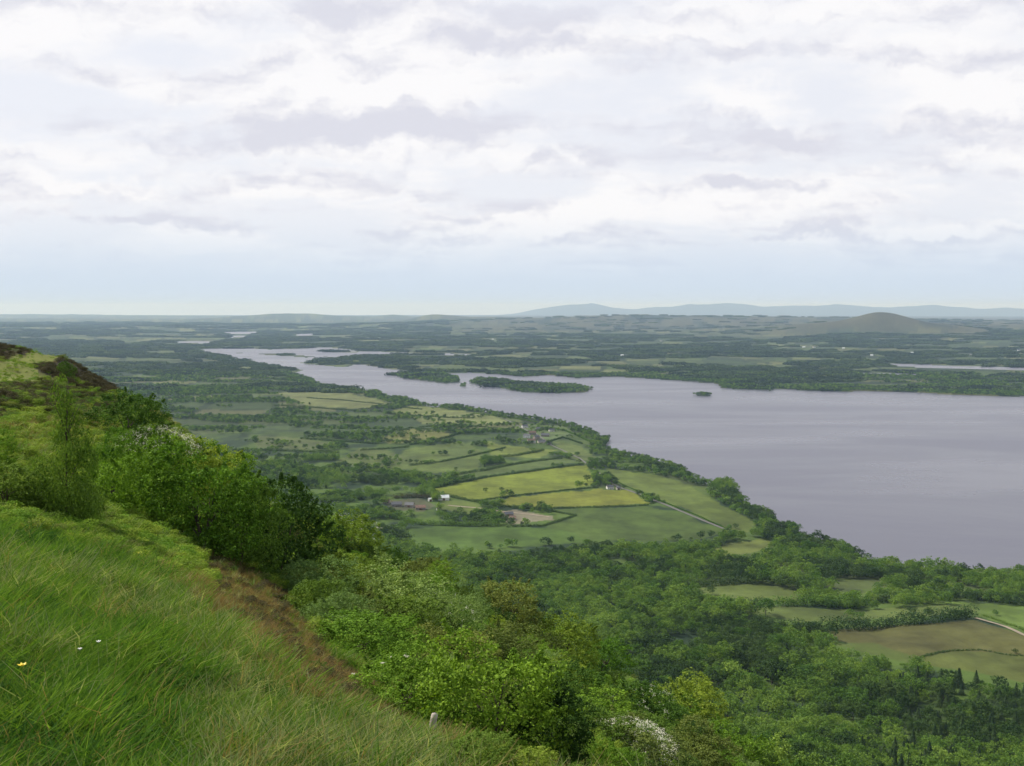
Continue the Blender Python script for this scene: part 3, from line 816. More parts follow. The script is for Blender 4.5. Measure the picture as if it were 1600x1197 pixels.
for i, h_ in enumerate(hand):
    place_bush(h_[0], h_[1], h_[2], h_[3], h_[4], h_[5], h_[6], h_[7], h_[8], var=i)
# the many small shrubs that clothe the slope between them
fill_lab = {'fresh': 'small fresh green shrub among the bushes of the steep slope', 'mid': 'small mid green shrub among the bushes of the steep slope',
            'yellow': 'small yellow green shrub among the bushes of the steep slope', 'olive': 'small olive shrub among the bushes of the steep slope',
            'pale': 'small grey green shrub among the bushes of the steep slope', 'deep': 'small dark green shrub among the bushes of the steep slope'}
slope_poly = P((440,860),(500,800),(620,856),(720,920),(860,985),(980,1052),(1080,1100),(1200,1185),(1230,1300),(850,1300),(760,1180),(640,1130),(560,1060),(500,1010))
cnt = 0
rgf = np.random.default_rng(12)
taken = []
while cnt < 150:
    px = rgf.uniform(440, 1230); py = rgf.uniform(800, 1300)
    if not inside(slope_poly, np.array([px]), np.array([py]))[0]: continue
    x, y, z = ground(px, py, ymax=240)
    if y > 200 or y < 24: continue
    if any((x - q[0]) ** 2 + (y - q[1]) ** 2 < (.028 * y + .5) ** 2 for q in taken): continue
    taken.append((x, y)); cnt += 1
    k = ['fresh', 'mid', 'yellow', 'olive', 'pale', 'mid', 'deep', 'fresh'][rgf.integers(8)]
    ht = rgf.uniform(.9, 2.0) * (.7 + y / 110); wd = ht * rgf.uniform(1.1, 1.7)
    place_bush(0, 0, wd / y * F, ht / y * F, k, fill_lab[k], 'shrub', 'small_shrub', None, SLOPE, cnt, (x, y, z))

# ------------------------------------------------------------------ scattering of uncountable growth (one object each)
def scatter(name, pts, rot, scl, pick, protos, label, cat='plants', kind='stuff'):
    coll = bpy.data.collections.new(name + '_kinds')
    for i, (me) in enumerate(protos):
        o = bpy.data.objects.new('kind_%02d' % i + name, me); coll.objects.link(o)
    me = bpy.data.meshes.new(name)
    me.vertices.add(len(pts)); me.vertices.foreach_set('co', np.asarray(pts, np.float32).ravel())
    for an, arr, ty in (('turn', rot, 'FLOAT_VECTOR'), ('size', scl, 'FLOAT_VECTOR'), ('pick', pick, 'INT')):
        at_ = me.attributes.new(an, ty, 'POINT')
        at_.data.foreach_set('vector' if ty != 'INT' else 'value', np.asarray(arr, np.float32 if ty != 'INT' else np.int32).ravel())
    o = obj(name, me)
    ng = bpy.data.node_groups.new(name + '_scatter', 'GeometryNodeTree')
    ng.interface.new_socket('Geometry', in_out='INPUT', socket_type='NodeSocketGeometry')
    ng.interface.new_socket('Geometry', in_out='OUTPUT', socket_type='NodeSocketGeometry')
    N = ng.nodes; L = ng.links
    gi = N.new('NodeGroupInput'); go = N.new('NodeGroupOutput')
    ip = N.new('GeometryNodeInstanceOnPoints'); ci = N.new('GeometryNodeCollectionInfo')
    ci.inputs[0].default_value = coll; ci.inputs[1].default_value = True; ci.inputs[2].default_value = True
    def na(nm, ty):
        q = N.new('GeometryNodeInputNamedAttribute'); q.data_type = ty; q.inputs[0].default_value = nm; return q.outputs[0]
    L.new(gi.outputs[0], ip.inputs['Points']); L.new(ci.outputs[0], ip.inputs['Instance'])
    ip.inputs['Pick Instance'].default_value = True
    L.new(na('pick', 'INT'), ip.inputs['Instance Index'])
    L.new(na('turn', 'FLOAT_VECTOR'), ip.inputs['Rotation'])
    L.new(na('size', 'FLOAT_VECTOR'), ip.inputs['Scale'])
    L.new(ip.outputs[0], go.inputs[0])
    mod = o.modifiers.new('scatter', 'NODES'); mod.node_group = ng
    tag(o, label, cat, kind=kind)
    return o
def blades(seed, n, rad, h, wdt, mname, lean=.5, bend=.5, heads=0):
    rg = np.random.default_rng(seed)
    a_ = rg.uniform(0, 6.28, n); q = rad * np.sqrt(rg.random(n))
    b0 = np.stack([np.cos(a_) * q, np.sin(a_) * q, np.full(n, -.03)], 1)
    L = h * rg.uniform(.45, 1.15, n)
    da = rg.normal(.3, 1.6, n)                              # bent over by the wind
    ln = lean * rg.uniform(.1, 1.2, n)
    dr = np.stack([np.cos(da) * ln, np.sin(da) * ln, np.ones(n)], 1); dr /= np.linalg.norm(dr, axis=1, keepdims=True)
    dr2 = np.stack([np.cos(da) * (ln + bend), np.sin(da) * (ln + bend), np.ones(n) * .7], 1); dr2 /= np.linalg.norm(dr2, axis=1, keepdims=True)
    p1 = b0 + dr * (L * .5)[:, None]; p2 = p1 + dr2 * (L * .5)[:, None]
    sd = rg.normal(0, 1, (n, 3)); sd[:, 2] *= .2; sd = np.cross(sd, dr); sd /= np.linalg.norm(sd, axis=1, keepdims=True)
    w0 = (wdt * rg.uniform(.6, 1.3, n))[:, None]
    v = np.stack([b0 - sd * w0, b0 + sd * w0, p1 + sd * w0 * .8, p1 - sd * w0 * .8, p2 + sd * w0 * .15, p2 - sd * w0 * .15], 1).reshape(-1, 3)
    k = np.arange(n)[:, None] * 6
    f = np.concatenate([k + [0, 1, 2, 3], k + [3, 2, 4, 5]])
    return mesh_np('tuft', v, f, [M[mname]])
grass_kinds = [blades(201, 80, .14, .30, .0050, 'grass'), blades(202, 80, .17, .24, .0060, 'grass_dark', 1.0, .8), blades(203, 60, .10, .38, .0045, 'grass', .7, 1.0),
               blades(204, 26, .12, .40, .0030, 'grass_dry', .7, .8), blades(205, 90, .2, .17, .0065, 'grass_dark', 1.1), blades(206, 12, .2, .48, .0026, 'straw', .5, .5)]
def polar(n, r0, r1, a0=-.75, a1=.85, rg=rng):
    ang = np.arctan(rg.uniform(a0, a1, n)); r_ = r0 * (r1 / r0) ** rg.random(n)
    return r_ * np.sin(ang), r_ * np.cos(ang)
x, y = polar(34000, 2.2, 34, -.95, .6)
z = height(x, y); px, py = proj(x, y, z)
jit = (fbm(x / .8, y / .8, 2, 301) - .5) * 30
k = inside(GRASS_EDGE, px, py + jit)
x, y, z, px, py = x[k], y[k], z[k], px[k], py[k]; n = len(x)
pn = fbm(x / 1.6, y / 1.6, 3, 303); u_ = rng.random(n)
pick = np.where(pn > .62, np.where(u_ < .45, 3, np.where(u_ < .50, 5, 0)), np.where(pn > .52, np.where(u_ < .6, 0, np.where(u_ < .9, 2, 3)), np.where(pn > .40, np.where(u_ < .5, 1, np.where(u_ < .85, 4, 0)), np.where(u_ < .5, 4, np.where(u_ < .8, 0, np.where(u_ < .83, 3, 2))))))
dryz = (px > 330 + 200 * (fbm(x, y, 2, 309) - .5)) & (py > 960) & (rng.random(n) < .42)
pick = np.where(dryz, np.where(rng.random(n) < .7, 3, 5), pick)
pick = np.where(rng.random(n) < .035, 5, pick)
s = rng.uniform(.55, 1.35, n) * (.55 + .9 * fbm(x / .7, y / .7, 2, 307)) * np.clip(np.hypot(x, y) / 14, .72, 1.35) ** .6
edge_r = np.hypot(x, y)
scatter('meadow_grass', np.stack([x, y, z], 1), np.stack([rng.normal(.0, .12, n), rng.normal(.12, .12, n), rng.uniform(-1.6, 1.6, n)], 1), np.stack([s * 1.1, s * 1.1, s], 1), pick, grass_kinds,
        'long green wind-blown meadow grass in the near left foreground', 'grass')
# rough growth further over the slope and knoll
def dome(seed, n, leaf, mname, flat=.5):
    rg = np.random.default_rng(seed)
    v, f = blob_leaves(heap(rg, 6, .5, .4, .3, (.16, .28)), n, leaf, rg, .3)
    return mesh_np('clump', v, f, [M[mname]])
rough_kinds = [blades(211, 46, .42, .85, .014, 'grass', .7), blades(212, 40, .4, .75, .014, 'grass_dry', .7), dome(213, 1300, .055, 'heather'), dome(214, 1300, .055, 'mid'),
               dome(215, 1300, .055, 'fresh'), blades(216, 46, .42, .8, .012, 'rust', .6), dome(217, 1300, .055, 'olive'), blades(218, 46, .4, .8, .012, 'straw', .6), dome(219, 1300, .055, 'yellow')]
x, y = polar(90000, 9, 190, -.8, .55)
z = height(x, y); px, py = proj(x, y, z)
k = ~inside(GRASS_EDGE, px, py) & (py < 1300)
x, y, z, px, py = x[k], y[k], z[k], px[k], py[k]; n = len(x)
wx = px + (fbm(x / 2.5, y / 2.5, 3, 95) - .5) * 46; wy = py + (fbm(x / 2.5, y / 2.5, 3, 97) - .5) * 22
u_ = rng.random(n); cl = fbm(x / 5, y / 5, 3, 311)
def choose(*pairs):
    """(kind, weight) list -> index per point"""
    ks = np.array([p[0] for p in pairs]); ws = np.cumsum([p[1] for p in pairs]); ws = ws / ws[-1]
    return ks[np.searchsorted(ws, rng.random(n)).clip(0, len(ks) - 1)]
pick = np.where(cl > .55, choose((3, 3), (4, 3), (0, 3), (6, 2), (8, 2)), choose((0, 4), (1, 1), (4, 1), (8, 2), (6, 1)))
mixes = [choose((2, 8), (6, 1)), choose((2, 9), (5, .6)), choose((0, 3), (8, 2)), choose((2, 3), (6, 4), (0, 2), (3, 2), (8, 1)), choose((1, 2), (7, 1), (8, 3), (0, 2), (5, 1)), choose((7, 2), (1, 2), (6, 2)),
         choose((5, 4), (7, 4), (0, 1), (2, 1.2), (1, 1)), choose((5, 4), (1, 1), (0, 1), (2, .5)), choose((5, 3), (7, 2), (0, 1)), choose((8, 4), (4, 2), (1, 2), (0, 2))]
psize = np.full(n, .62); keepm = np.ones(n, bool)
for (poly, _), mx in zip(near_patches, mixes):
    m = inside(poly, wx, wy); pick = np.where(m, mx, pick)
m = inside(near_patches[2][0], wx, wy); psize[m] = .25
for q in (0, 1, 3):
    m = inside(near_patches[q][0], wx, wy); psize[m] = .5
m = inside(near_patches[6][0], wx, wy); psize[m] = .38
r_ = np.hypot(x, y)
s = psize * rng.uniform(.6, 1.35, n) * np.clip(r_ / 55, .38, 1.1) ** .55
nearby = (r_ < 21) & np.isin(pick, (3, 4, 6, 8))
pick = np.where(nearby, choose((0, 3), (1, 2), (7, 2), (5, 1)), pick)
isdome = np.isin(pick, (2, 3, 4, 6, 8))
sz = s * np.where(isdome, .8, 1); sx = s * np.where(isdome, 1.5, 1.1)
scatter('rough_grass_and_heather', np.stack([x, y, z], 1), np.stack([rng.normal(0, .1, n), rng.normal(.1, .1, n), rng.uniform(-3.1, 3.1, n)], 1), np.stack([sx, sx, sz], 1), pick, rough_kinds,
        'rough grass, bracken and heather covering the ridge and slope', 'undergrowth')

# ------------------------------------------------------------------ valley trees
def proto_tree(seed, n, leaf, mname, blobs, wx=.5, wz=.42, zc=.55, r=(.13, .24)):
    rg = np.random.default_rng(seed)
    bl = heap(rg, blobs, wx, wz, zc, r)
    v, f = blob_leaves(bl, n, leaf, rg, .2, .5, fuzz=.09, sprig=(42, .10) if n > 800 else None)
    return v, f
def proto_fir(seed, n, leaf):
    rg = np.random.default_rng(seed)
    z = rg.random(n) ** 1.4; lay = np.floor(z * 9) / 9; rad = (1 - z) * .36 * (1 - .5 * (z - lay) * 9) + .012
    a_ = rg.uniform(0, 6.28, n); q = rad * np.sqrt(rg.uniform(.35, 1, n))
    p = np.stack([np.cos(a_) * q, np.sin(a_) * q, .06 + z * .92], 1)
    d = np.stack([np.cos(a_), np.sin(a_), np.full(n, .5)], 1)
    return leaves(p, d, leaf, rg, .5, .4)
def trunk_mesh(seed, h=.5, r0=.03):
    rg = np.random.default_rng(seed)
    v, f = stems(rg, 1, h, r0, .2)
    return mesh_np('trunk', v, f, [M['greybark']], smooth=True)
VT = {}
for i, k in enumerate(['wood_mid', 'wood_light', 'wood_dark']):
    VT[k] = [mesh_np('crown', *proto_tree(400 + i * 7 + j, 1500, .062, k, 16), [M[k]]) for j in range(3)]
VT['fir'] = [mesh_np('crown', *proto_fir(430 + j, 1500, .055), [M['fir']]) for j in range(2)]
TR = [trunk_mesh(440 + j) for j in range(2)]; TRF = trunk_mesh(445, .9, .016)
wood_zone = P((560,850),(640,852),(700,860),(860,854),(925,848),(1000,848),(1100,845),(1150,836),(1190,822),(1160,800),(1130,776),(1100,756),(1060,735),(985,716),(940,700),(905,690),
    (880,668),(940,660),(1060,700),(1180,740),(1700,860),(2300,900),(2300,2000),(560,2000))
def classify(px, py):
    """True where woodland stands"""
    ok = inside(wood_zone, px, py)
    for poly, _ in valley_fields:
        ok &= ~inside(poly, px, py)
    return ok
# candidate trees of the valley wood
def wood_points(n, y0, y1, amax=.72, seed=1, sp=6.0):
    rg = np.random.default_rng(seed)
    y = np.sqrt(rg.uniform(y0 ** 2, y1 ** 2, n)); x = rg.uniform(-amax, amax, n) * y
    # thin to a minimum spacing with a jittered grid
    key = np.floor(x / sp) * 100003 + np.floor(y / sp)
    _, first = np.unique(key, return_index=True)
    x, y = x[first], y[first]
    z = height(x, y); px, py = proj(x, y, z)
    return x, y, z, px, py
x, y, z, px, py = wood_points(90000, 175, 1750, sp=7.2)
s_ = shore(x, y)
dens = fbm(x / 40, y / 40, 3, 501)
ok = classify(px, py) & (s_ > 2) & (px > 480) & (px < 1800) & (py < 1400) & ((dens > .30) | (y > 1100) )
# scrubby hillside on the left below the ridge
left = (px < 960) & (px > 330) & (y > 900) & (s_ > 4) & (dens > .52) & ~classify(px, py)
for poly, _ in valley_fields: left &= ~inside(poly, px, py)
ok |= left
x, y, z, px, py = [q[ok] for q in (x, y, z, px, py)]
tx2, ty2 = proj(x, y, z + 9.0)
clear = np.ones(len(x), bool)
for poly, _ in valley_fields: clear &= ~inside(poly, tx2, ty2)
x, y, z, px, py = [q[clear] for q in (x, y, z, px, py)]
n = len(x)
tone = fbm(x / 55, y / 55, 3, 511) + rng.normal(0, .07, n)
conifer = (inside(P((1370,1085),(1440,1060),(1700,1080),(1700,1300),(1400,1300),(1330,1160)), px, py) & (rng.random(n) < .5)) | (rng.random(n) < .008)
hgt = rng.uniform(6.5, 12, n) * (.75 + .5 * fbm(x / 90, y / 90, 2, 521)) * (.55 + .45 * sstep(200, 420, y)); hgt = hgt * np.where(rng.random(n) < .2, 1.18, .9); wid = hgt * rng.uniform(.85, 1.25, n)
hgt = np.where(conifer, hgt * 1.1, hgt); wid = np.where(conifer, hgt * .95, wid)
kind = np.where(conifer, 3, np.where(tone < .41, 2, np.where(tone > .53, 1, 0)))
# the 290 that show largest are trees of their own
vis = (px > -20) & (px < 1620) & (py < 1215)
sil = np.interp(px, [0, 440, 500, 620, 720, 860, 980, 1080, 1200, 1230, 1600], [700, 780, 790, 850, 905, 960, 1030, 1085, 1180, 1230, 1240])
show = vis & (py < sil)
size_px = hgt * F / y * np.where(show, 1, 0)
order = np.argsort(-size_px)[:290]
own = np.zeros(n, bool); own[order] = True
names = ['wood_mid', 'wood_light', 'wood_dark', 'fir']
def where_word(px, py):
    if px > 1330 and py > 1085: return 'in the bottom right corner'
    if px > 1230: return 'below the brown field'
    if px > 1080: return 'at the bottom right of the slope'
    return 'just beyond the bushy slope'
for i in order:
    k = names[kind[i]]
    word = {'wood_mid': 'mid green broadleaf tree', 'wood_light': 'light green broadleaf tree', 'wood_dark': 'dark green broadleaf tree', 'fir': 'dark pointed conifer'}[k]
    ww = where_word(px[i], py[i])
    e = empty('conifer' if k == 'fir' else 'broadleaf_tree', (x[i], y[i], z[i] - .2), random.uniform(0, 6.28), (wid[i], wid[i], hgt[i]))
    tag(e, word + ' of the valley wood ' + ww, 'tree', 'trees of the valley wood ' + ww)
    obj('crown', VT[k][i % len(VT[k])], e)
    obj('trunk', TRF if k == 'fir' else TR[i % 2], e)
rest = ~own
protos = VT['wood_mid'] + VT['wood_light'] + VT['wood_dark'] + VT['fir']
base_i = np.array([0, 3, 6, 9])[kind]; cnt_i = np.array([3, 3, 3, 2])[kind]
pick = base_i + (rng.random(n) * cnt_i).astype(int)
scatter('valley_woodland', np.stack([x, y, z - .2], 1)[rest], np.stack([np.zeros(n), np.zeros(n), rng.uniform(0, 6.28, n)], 1)[rest], np.stack([wid, wid, hgt], 1)[rest], pick[rest], protos,
        'dense green woodland filling the valley between slope and lake', 'woodland')

# ---- trees on the middle distance and the far shores: small crowns, bigger clumps with distance
def clump(seed, mname, n=46):
    rg = np.random.default_rng(seed); parts = []
    for i in range(n):
        a_ = rg.uniform(0, 6.28); q = math.sqrt(rg.random())
        hx, hy = math.cos(a_) * q * .5, math.sin(a_) * q * .5 * .6; hh = rg.uniform(.10, .17)
        bl = [(hx, hy, hh * .55, hh * .62, hh * .62, hh * .55)]
        parts.append(blob_leaves(bl, 26, .065, rg, .1, .45, aspect=.8, fuzz=.1))
    return mesh_np('clump', *join(parts), [M[mname]])
CL = [clump(601, 'far_mid'), clump(602, 'far_dark'), clump(603, 'far_mid'), clump(604, 'far_dark')]
SM = [mesh_np('crown', *proto_tree(620 + j, 260, .13, m_, 8), [M[m_]]) for j, m_ in enumerate(['wood_mid', 'wood_dark', 'wood_light', 'wood_dark'])]
x, y, z, px, py = wood_points(420000, 1100, 4300, sp=9.0, seed=5)
s_ = shore(x, y)
dens = fbm(x / 120, y / 55, 4, 531)
inf = np.zeros(len(x), bool)
for q, (poly, _) in enumerate(valley_fields):
    m = inside(poly, px, py)
    inf |= m if (q < 5 or q > 14) else (m & ~((dens > .60) & (rng.random(len(x)) < .5)))
ok = (s_ > 1) & ((dens > .555) | (s_ < np.where(y < 2600, 34, 60))) & ~inf & ~((y < 1750) & classify(px, py)) & ~((s_ > 0) & (y < 1750) & (dens <= .53) & (s_ > 34))
ok |= (s_ > 1) & (s_ < 160) & (y > 2500) & (rng.random(len(x)) < .8) & ~inf & (px > 590)
x, y, z = x[ok], y[ok], z[ok]; n = len(x)
h_ = rng.uniform(5, 11, n) * np.where(rng.random(n) < .2, .6, 1); wd = h_ * rng.uniform(.95, 1.5, n)
scatter('lakeside_trees', np.stack([x, y, z - .3], 1), np.stack([np.zeros(n), np.zeros(n), rng.uniform(0, 6.28, n)], 1), np.stack([wd, wd, h_], 1), rng.choice(4, n, p=[.34, .26, .2, .2]), SM,
        'scattered trees and thickets along the lake shores and on its islands', 'woodland')
x, y, z, px, py = wood_points(300000, 3300, 17000, sp=75.0, seed=9)
s_ = shore(x, y)
dens = fbm(x / 520, y / 300, 4, 541)
ok = (s_ > 35) & ((dens > .50) | (s_ < 110)) & (rng.random(len(x)) < .85)
moorish = (y > 9800) & (px > 700)
ok &= ~(moorish & (rng.random(len(x)) < .85)) & (np.hypot(x - (1380 - 800) / F * 9800, y - 9600) > 900)
for up_ in (3, 8, 14):
    ax_, ay_ = proj(x, y, z + up_)
    for p in loughs: ok &= ~inside(p, ax_, ay_)
    for hx, hy in ((1362,556),(1352,543),(1256,543),(1272,543),(1318,545),(1518,555),(770,531),(1033,533),(972,556),(1592,548),(1425,552)):
        ok &= ~((np.abs(ax_ - hx) < 11) & (np.abs(ay_ - hy) < 3.5))
x, y, z = x[ok], y[ok], z[ok]; n = len(x)
w_ = rng.uniform(60, 120, n)
scatter('far_woods', np.stack([x, y, z - 1], 1), np.stack([np.zeros(n), np.zeros(n), rng.normal(0, .5, n)], 1), np.stack([w_ * 1.3, w_ * .8, w_ * .75], 1), rng.choice(4, n, p=[.3, .3, .15, .25]), CL,
        'far woods and hedged farmland spreading to the horizon beyond the lake', 'woodland')

# ------------------------------------------------------------------ hedges and tree rows
def pts_along(line, step):
    W_ = [ground(px, py, ymin=420) for px, py in line]
    out = []
    for a_, b_ in zip(W_[:-1], W_[1:]):
        L = math.hypot(b_[0] - a_[0], b_[1] - a_[1]); m = max(1, int(L / step))
        for i in range(m):
            out.append((a_[0] + (b_[0] - a_[0]) * i / m, a_[1] + (b_[1] - a_[1]) * i / m))
    return out
hn = 0
def hedge(line, h, mname, label, gap=.12, name='hedge', wide=1.0):
    global hn
    hn += 1
    rg = np.random.default_rng(700 + hn); parts = []
    pts = pts_along(line, h * .42)
    x0, y0 = pts[0]; z0 = float(height(np.array([x0]), np.array([y0]))[0])
    for (x, y) in pts:
        if rg.random() < gap * .5: continue
        x += rg.normal(0, .5); y += rg.normal(0, .5)
        z = float(height(np.array([x]), np.array([y]))[0]); hh = h * rg.uniform(.6, 1.25)
        parts.append(blob_leaves([(x - x0, y - y0, z - z0 + hh * .42 + 50, hh * .55 * wide, hh * .55 * wide, hh * .55)], 150, h * .14, rg, .2, .5, aspect=.8))
    v, f = join(parts); v[:, 2] -= 50
    o = obj(name, mesh_np('hedge', v, f, [M[mname]]), loc=(x0, y0, z0 - .1))
    tag(o, label, 'hedge' if name == 'hedge' else 'trees', 'field hedges in the valley' if name == 'hedge' else 'rows of trees in the valley')
hedges = [
 ([(672,764),(760,746),(830,737),(912,726)], 3.6, 'wood_dark', 'dark hedge along the top of the brightest green field'),
 ([(742,783),(800,775.5),(870,768),(935,762)], 2.4, 'wood_dark', 'thin hedge between the two brightest yellow green fields'),
 ([(800,795),(868,795),(935,793),(1014,790)], 3.0, 'wood_dark', 'straight hedge along the bottom of the lower bright field'),
 ([(700,776),(740,784),(790,792),(870,800)], 4.0, 'wood_dark', 'hedge running from the white barn down to the gravel yard'),
 ([(866,800),(900,806),(850,822),(790,824)], 3.0, 'wood_dark', 'hedge round the end of the pale gravel yard'),
 ([(640,696),(672,690),(700,684),(722,677)], 4.5, 'wood_dark', 'dark hedge right below the upper olive field'),
 ([(565,704),(600,702),(640,699)], 4.0, 'wood_dark', 'short dark hedge left of the upper olive field'),
 ([(592,682),(640,669),(700,673)], 3.2, 'wood_dark', 'hedge along the top of the upper olive field'),
 ([(560,735),(600,738),(655,743)], 5.0, 'wood_mid', 'loose hedge above the old farm buildings'),
 ([(700,744),(760,735),(830,722),(880,716)], 4.5, 'wood_dark', 'long hedge slanting up to the village'),
 ([(600,646),(650,650),(700,653),(740,654)], 4.0, 'wood_dark', 'hedge below the pale lakeside field'),
 ([(560,640),(620,636),(660,640)], 4.0, 'wood_dark', 'hedge above the pale lakeside field'),
 ([(740,646),(790,652),(840,660)], 3.5, 'wood_mid', 'hedge beside the lane above the village'),
 ([(400,704),(470,706),(530,708)], 5.0, 'wood_dark', 'dark hedge under the dull field on the left'),
 ([(430,634),(500,638),(560,642)], 5.0, 'wood_dark', 'hedge under the pale field on the left'),
 ([(1434,1030),(1480,1018),(1530,1016),(1600,1025),(1660,1034)], 1.3, 'wood_dark', 'thin hedge line across the dull field at the right edge'),
 ([(840,668),(880,672),(920,690)], 4.0, 'wood_mid', 'hedge between the village and the lakeside wood'),
 ([(640,728),(690,722),(740,712),(790,700)], 3.5, 'wood_dark', 'hedge dividing the wide dull field left of the village'),
 ([(470,686),(530,690),(590,694)], 4.5, 'wood_dark', 'hedge over the dull field on the left'),
 ([(480,622),(540,626),(600,632)], 3.5, 'wood_dark', 'thin hedge through the pale field on the left'),
 ([(860,690),(880,684),(910,694)], 3.5, 'wood_dark', 'hedge right of the village houses'),
 ([(770,716),(810,712),(850,704)], 4.5, 'wood_dark', 'dark hedge just below the village'),
 ([(952,748),(990,765),(1040,786),(1090,806),(1134,826)], 1.6, 'wood_mid', 'low hedge beside the straight country road'),
 ([(655,668),(700,664),(760,668),(800,672)], 3.4, 'wood_dark', 'hedge across the slope left of the village'),
 ([(1536,962),(1570,974),(1610,990)], 1.8, 'wood_mid', 'low hedge beside the farm track at the right edge'),
]
for ln, h, mn, lb in hedges: hedge(ln, h, mn, lb)
rows = [
 ([(1212,986),(1300,984),(1400,977),(1460,972),(1520,962)], 9.0, 'wood_dark', 'long dark row of trees along the top of the brown field', .05),
 ([(1112,950),(1150,950),(1196,948)], 7.5, 'wood_dark', 'short dark row of trees between two small green fields', .0),
 ([(1060,920),(1100,916),(1150,912),(1190,912)], 7.0, 'wood_dark', 'row of dark trees along the top of the small green field', .05),
 ([(1205,948),(1260,946),(1330,950),(1360,944)], 9.0, 'wood_mid', 'row of trees behind the second small green field', .05),
 ([(610,808),(660,820),(720,822),(780,822)], 6.5, 'wood_mid', 'belt of trees below the old farm buildings', .0),
 ([(615,779),(650,777),(690,781)], 6.0, 'heather', 'reddish brown trees above the old farm buildings', .0),
 ([(1010,858),(1050,860),(1090,856),(1130,852)], 6.5, 'wood_dark', 'dark trees below the end of the country road', .05),
 ([(700,806),(740,808),(775,812)], 5.0, 'wood_mid', 'leafy trees between the white barn and the gravel yard', .1),
 ([(1000,722),(1040,730),(1075,742)], 7.0, 'wood_dark', 'dark trees on the shore above the large green field', .05),
 ([(1380,942),(1440,930),(1520,936),(1600,946)], 9.0, 'wood_dark', 'row of trees behind the bright green field at the right', .05),
]
for ln, h, mn, lb, gp in rows: hedge(ln, h, mn, lb, gp, 'tree_row', 1.1)
# single field trees that stand out
singles = [(758,769,'wood_dark',7,'lone dark tree left of two in the bright field'),(784,768,'wood_dark',6.5,'lone dark tree right of two in the bright field'),
 (792,771,'wood_dark',6,'small dark tree beside the lone field trees'),(918,752,'wood_dark',11,'large dark tree left of the white farmhouse'),(936,756,'wood_dark',12,'largest dark tree by the white farmhouse'),
 (928,762,'wood_mid',8,'tree in front of the dark trees by the farmhouse'),(962,757,'wood_dark',7,'tree just behind the white farmhouse'),(975,764,'wood_dark',6,'dark tree at the right of the farmhouse'),
 (905,724,'wood_dark',8,'round dark tree at the hedge end above the bright field'),(1150,826,'wood_dark',7,'small dark tree at the end of the straight road'),
 (1586,1022,'wood_dark',4,'small dark tree in the dull field at the right edge'),(1555,962,'wood_mid',5,'small tree near the farm track'),(712,735,'wood_dark',6,'small tree at the corner of the hedged field')]
for i, (px, py, k, h, lb) in enumerate(singles):
    x, y, z = ground(px, py, ymin=420)
    e = empty('field_tree', (x, y, z - .1), i, (h * 1.15, h * 1.15, h)); tag(e, lb, 'tree')
    obj('crown', VT[k][i % 3], e); obj('trunk', TR[i % 2], e)

# ------------------------------------------------------------------ roads and tracks
def ribbon(name, line, width, m, lift=.5):
    W_ = pts_along(line, 12)
    W_.append(ground(*line[-1], ymin=420)[:2])
    W_ = np.array([p[:2] for p in W_]); d = np.gradient(W_, axis=0); d /= np.linalg.norm(d, axis=1, keepdims=True)
    nrm = np.stack([-d[:, 1], d[:, 0]], 1)
    vs = []
    for k in (-.5, -.17, .17, .5):
        q = W_ + nrm * width * k
        vs.append(np.column_stack([q, height(q[:, 0], q[:, 1]) + lift]))
    V_ = np.stack(vs, 1).reshape(-1, 3); m_ = len(W_)
    f = [(i * 4 + j, i * 4 + j + 1, i * 4 + 5 + j, i * 4 + 4 + j) for i in range(m_ - 1) for j in range(3)]
    return tag(obj(name, mesh_np(name, V_, f, [m], smooth=True)), kind='structure')
asph = simple('road_surface', (.13, .125, .12), .9, .15, .2)
grav = simple('gravel_track', (.26, .22, .16), .95, .2, .2)
ribbon('road', [(968,762),(1000,773),(1040,789),(1090,810),(1142,831)], 4.6, asph)
ribbon('village_road', [(966,761),(930,735),(905,716),(880,704),(858,694),(838,678),(806,664),(785,653)], 4.2, asph)
ribbon('farm_track', [(1524,966),(1560,976),(1600,993),(1660,1014)], 4.0, grav)
ribbon('yard_lane', [(700,790),(745,794),(790,800),(858,808)], 5.0, grav)

# ------------------------------------------------------------------ houses and barns
WALL = {'white': simple('white_render', (.78, .77, .74), .8, .06), 'cream': simple('cream_render', (.60, .55, .45), .8, .08), 'stone': simple('grey_stone', (.24, .21, .18), .9, .2, 1.2),
        'pink': simple('old_plaster', (.36, .31, .26), .9, .2, 1.0)}
ROOF = {'slate': simple('slate_roof', (.075, .08, .095), .6, .2, 2), 'brown': simple('tiled_roof', (.12, .075, .055), .8, .2, 2), 'tin': simple('pale_sheet_roof', (.66, .70, .72), .45, .06, 1), 'rust': simple('rusty_sheet_roof', (.18, .11, .08), .8, .3, 1)}
GLS = simple('window_glass', (.03, .035, .045), .15, .1); DRM = simple('painted_door', (.12, .05, .04), .6, .1); BRK = simple('chimney_brick', (.22, .14, .10), .9, .2)
def boxv(x0, x1, y0, y1, z0, z1):
    v = np.array([(x0,y0,z0),(x1,y0,z0),(x1,y1,z0),(x0,y1,z0),(x0,y0,z1),(x1,y0,z1),(x1,y1,z1),(x0,y1,z1)], float)
    f = np.array([(0,3,2,1),(4,5,6,7),(0,1,5,4),(1,2,6,5),(2,3,7,6),(3,0,4,7)]); return v, f
def tri_mesh(name, v, polys, m):
    me = bpy.data.meshes.new(name); me.from_pydata([tuple(p) for p in v], [], [tuple(p) for p in polys]); me.materials.append(m); me.update(); return me
